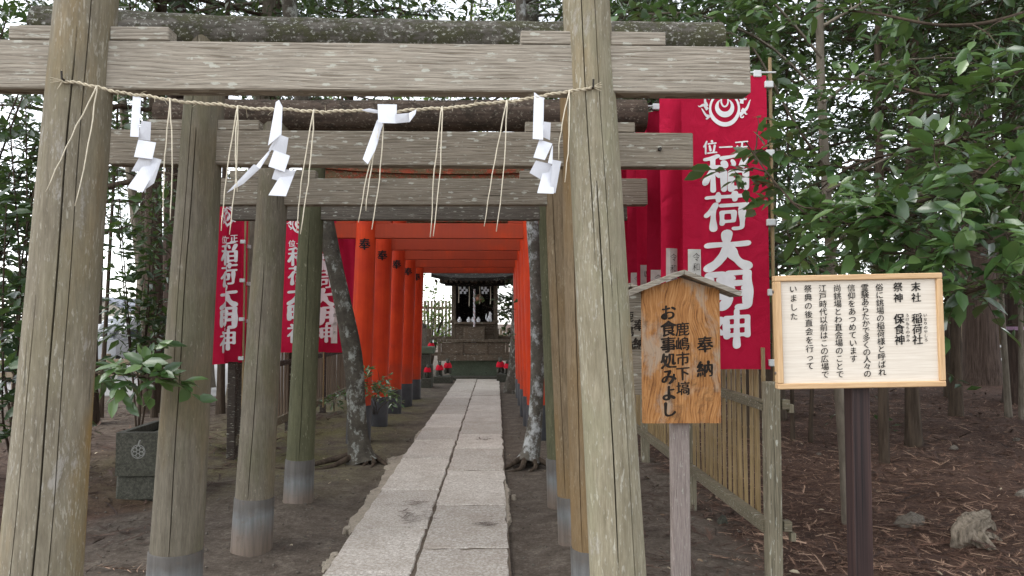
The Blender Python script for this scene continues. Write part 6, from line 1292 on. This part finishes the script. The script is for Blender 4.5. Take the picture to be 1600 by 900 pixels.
ch, rn = scatter(520, -7, 1.2, 3.6, 13, 0.036, [LEAF8], 7, 1.3, True, 0.3); setp(obj('fallen_leaves', make_mesh('fallen_leaves', ch, False, rn), M['dry_leaf']), 'scattered fallen leaves on the earth around the left pillars', 'litter', kind='stuff')
PEB = [(lathe([(0.001, 0.5), (0.35, 0.42), (0.5, 0.1), (0.42, -0.2)], 6)[0] * A(1, 1.25, 0.8) + A(0, 0, 0.02), lathe([(0.001, 0.5), (0.35, 0.42), (0.5, 0.1), (0.42, -0.2)], 6)[1][:1])]
PEB = [(v, [x[:, ::-1] for x in f]) for v, f in PEB]
ch, rn = scatter(1500, -4.5, 2.0, 3.4, 11, 0.016, PEB, 8, 1.4); setp(obj('pebbles', make_mesh('pebbles', ch, True, rn), M['stone_pale']), 'small grit and pebbles on the bare earth beside the path', 'pebbles', kind='stuff')
# dark wet litter caught on the slabs
for k, (px, py, wx, wy, n, lab) in enumerate([(648, 787, 0.16, 0.05, 26, 'dark wet twig clump on the left slabs, the farther of two'), (640, 806, 0.13, 0.07, 34, 'dark wet twig clump on the left slabs, the nearer of two'), (752, 819, 0.10, 0.035, 16, 'dark wet twig clump on the right slabs beside the torii pillar'), (750, 687, 0.12, 0.05, 14, 'dark twig clump far along the right slabs')]):
    p = gnd(px, py, 0.012); g = np.random.default_rng(50 + k); n2 = n; P = np.stack([p.x + g.normal(0, wx * 0.5, n2), p.y + g.normal(0, wy * 1.6, n2), np.full(n2, 0.022)], -1); th = g.normal(0, 0.5, n2); D = unit(np.stack([np.cos(th), np.sin(th), g.normal(0, 0.05, n2)], -1)); N = np.tile(A(0, 0, 1), (n2, 1)); N = unit(N - D * (N * D).sum(-1, keepdims=True))
    one('twig_clump', leaf_chunk((P, D, N, g.uniform(0.05, 0.12, n2)), SP[k % 4]), M['needle_dark'], lab, 'litter', (p.x, p.y, 0), 'wet twig clumps on the path')
# single large cedar fronds lying on the earth
for k, (px, py, s_, rz, lab) in enumerate([(150, 884, 0.42, -0.35, 'dry cedar frond lying on the earth right of the nearest left pillar'), (1108, 845, 0.30, 1.3, 'dark cedar frond on the earth beside the pale plaque post'), (1105, 868, 0.26, -0.6, 'reddish cedar frond in front of the fence post'), (1540, 870, 0.38, 0.9, 'reddish cedar frond lying before the bleached root'), (1260, 850, 0.34, 2.3, 'dry red cedar frond by the fence post and notice post'), (1430, 860, 0.34, 0.2, 'dry red cedar frond lying past the notice post')]):
    p = gnd(px, py); V, fs = SP[k % 4]; V = V * s_ * A(1, 1, 1.3); c_, sn = math.cos(rz), math.sin(rz); W = np.stack([V[:, 0] * sn + V[:, 1] * c_ + p.x, -V[:, 0] * c_ + V[:, 1] * sn + p.y, V[:, 2] + gz(p.x, p.y) + 0.02], -1)
    T = one('cedar_frond', (W, fs), M['needle_brown'] if k != 1 else M['needle_dark'], lab, 'frond', (p.x, p.y, gz(p.x, p.y)), 'fallen cedar fronds')
# bleached root stump
def root_stump():
    p = gnd(1520, 858); z = gz(p.x, p.y); T = thing('bleached_root', 'bleached twisted root stump at the lower right of the wood', 'stump', (p.x, p.y, z)); s = p.y / F
    T.scale = (1.1, 1.0, 0.72)
    def Q(px, py, dy=0.0): return (Vector(((px - 1520) * s, dy, (858 - py) * s)))
    for k, (pts, r) in enumerate([([(1497, 872, 0.02), (1497, 845, -0.03), (1502, 822, -0.03), (1518, 810, 0.0), (1545, 805, 0.08), (1570, 800, 0.20)], (0.035, 0.05, 0.065, 0.07, 0.055, 0.012)), ([(1544, 884, -0.14), (1538, 866, -0.10), (1528, 848, -0.06), (1520, 832, -0.03), (1524, 815, 0.02)], (0.006, 0.026, 0.045, 0.055, 0.05)), ([(1510, 868, 0.04), (1512, 846, 0.0), (1520, 828, 0.0), (1540, 818, 0.06), (1562, 822, 0.14), (1575, 840, 0.16)], (0.05, 0.06, 0.06, 0.05, 0.035, 0.01)), ([(1505, 812, 0.0), (1520, 804, 0.04), (1542, 802, 0.10)], (0.03, 0.05, 0.03)), ([(1530, 835, 0.0), (1550, 842, 0.04), (1572, 858, 0.05)], (0.05, 0.035, 0.008))]):
        P = smooth_path([Q(*q) for q in pts], 26); rr = np.interp(np.linspace(0, 1, 26), np.linspace(0, 1, len(r)), r); V, fs = tube(P, rr, 22); g_ = np.random.default_rng(k)
        a_ = np.tile(np.arange(22) * 2 * PI / 22, 26); l_ = np.repeat(np.linspace(0, 1, 26), 22); ctr = np.repeat(P, 22, 0); fl_ = 1 + 0.20 * np.sin(5 * a_ + 3 * l_ + k) + 0.13 * np.sin(9 * a_ - 5 * l_) + 0.08 * np.sin(14 * a_ + 4 * l_); V = ctr + (V - ctr) * fl_[:, None] * A(1.0, 0.8, 1.0)
        lpart('root_limb', bumpy((V, fs), 0.008, 34, k), M['driftwood'], T, smooth=50)
root_stump()
def rock(name, label, px, py, w, h, d, seed, mat='stone_pale', rz=0.3):
    p = gnd(px, py); z = gz(p.x, p.y); s = p.y / F; n = 10; g = np.random.default_rng(seed)
    V, fs = lathe([(0.0, 1.0), (0.45, 0.92), (0.8, 0.65), (1.0, 0.2), (0.95, -0.25)], 9)[0], None
    a = lathe([(0.01, 1.0), (0.45, 0.92), (0.8, 0.65), (1.0, 0.2), (0.95, -0.25)], 9); V = a[0].copy(); V += g.normal(0, 0.14, V.shape); V[:, 0] += 0.35 * V[:, 2]
    V = V * A(w * s / 2, d * s / 2, h * s); c_, sn = math.cos(rz), math.sin(rz); V = np.stack([V[:, 0] * c_ - V[:, 1] * sn, V[:, 0] * sn + V[:, 1] * c_, V[:, 2]], -1) + A(p.x, p.y, z)
    return one(name, (V, [f[:, ::-1] for f in a[1]]), M[mat], label, 'rock', (p.x, p.y, z), 'stones lying on the ground')
rock('stone', 'split grey stone lying in the litter behind the notice post', 1420, 822, 44, 16, 40, 1); rock('stone', 'small grey stone up the slope past the split one', 1490, 718, 12, 5, 12, 2); rock('stone', 'small pale stone near the right edge of the wood', 1588, 706, 10, 4, 10, 3); rock('stone', 'rounded grey stone at the lower left corner', 4, 880, 36, 42, 60, 4)
rock('stone', 'small pale stone beside the first sapling stems', 1279, 717, 8, 3, 8, 5); rock('stone', 'half-buried pale stone at the right edge above the bleached root', 1597, 797, 18, 9, 20, 6); rock('stone', 'brown stone by the foot of the bamboo fence', 1128, 812, 18, 12, 16, 7, 'stone')
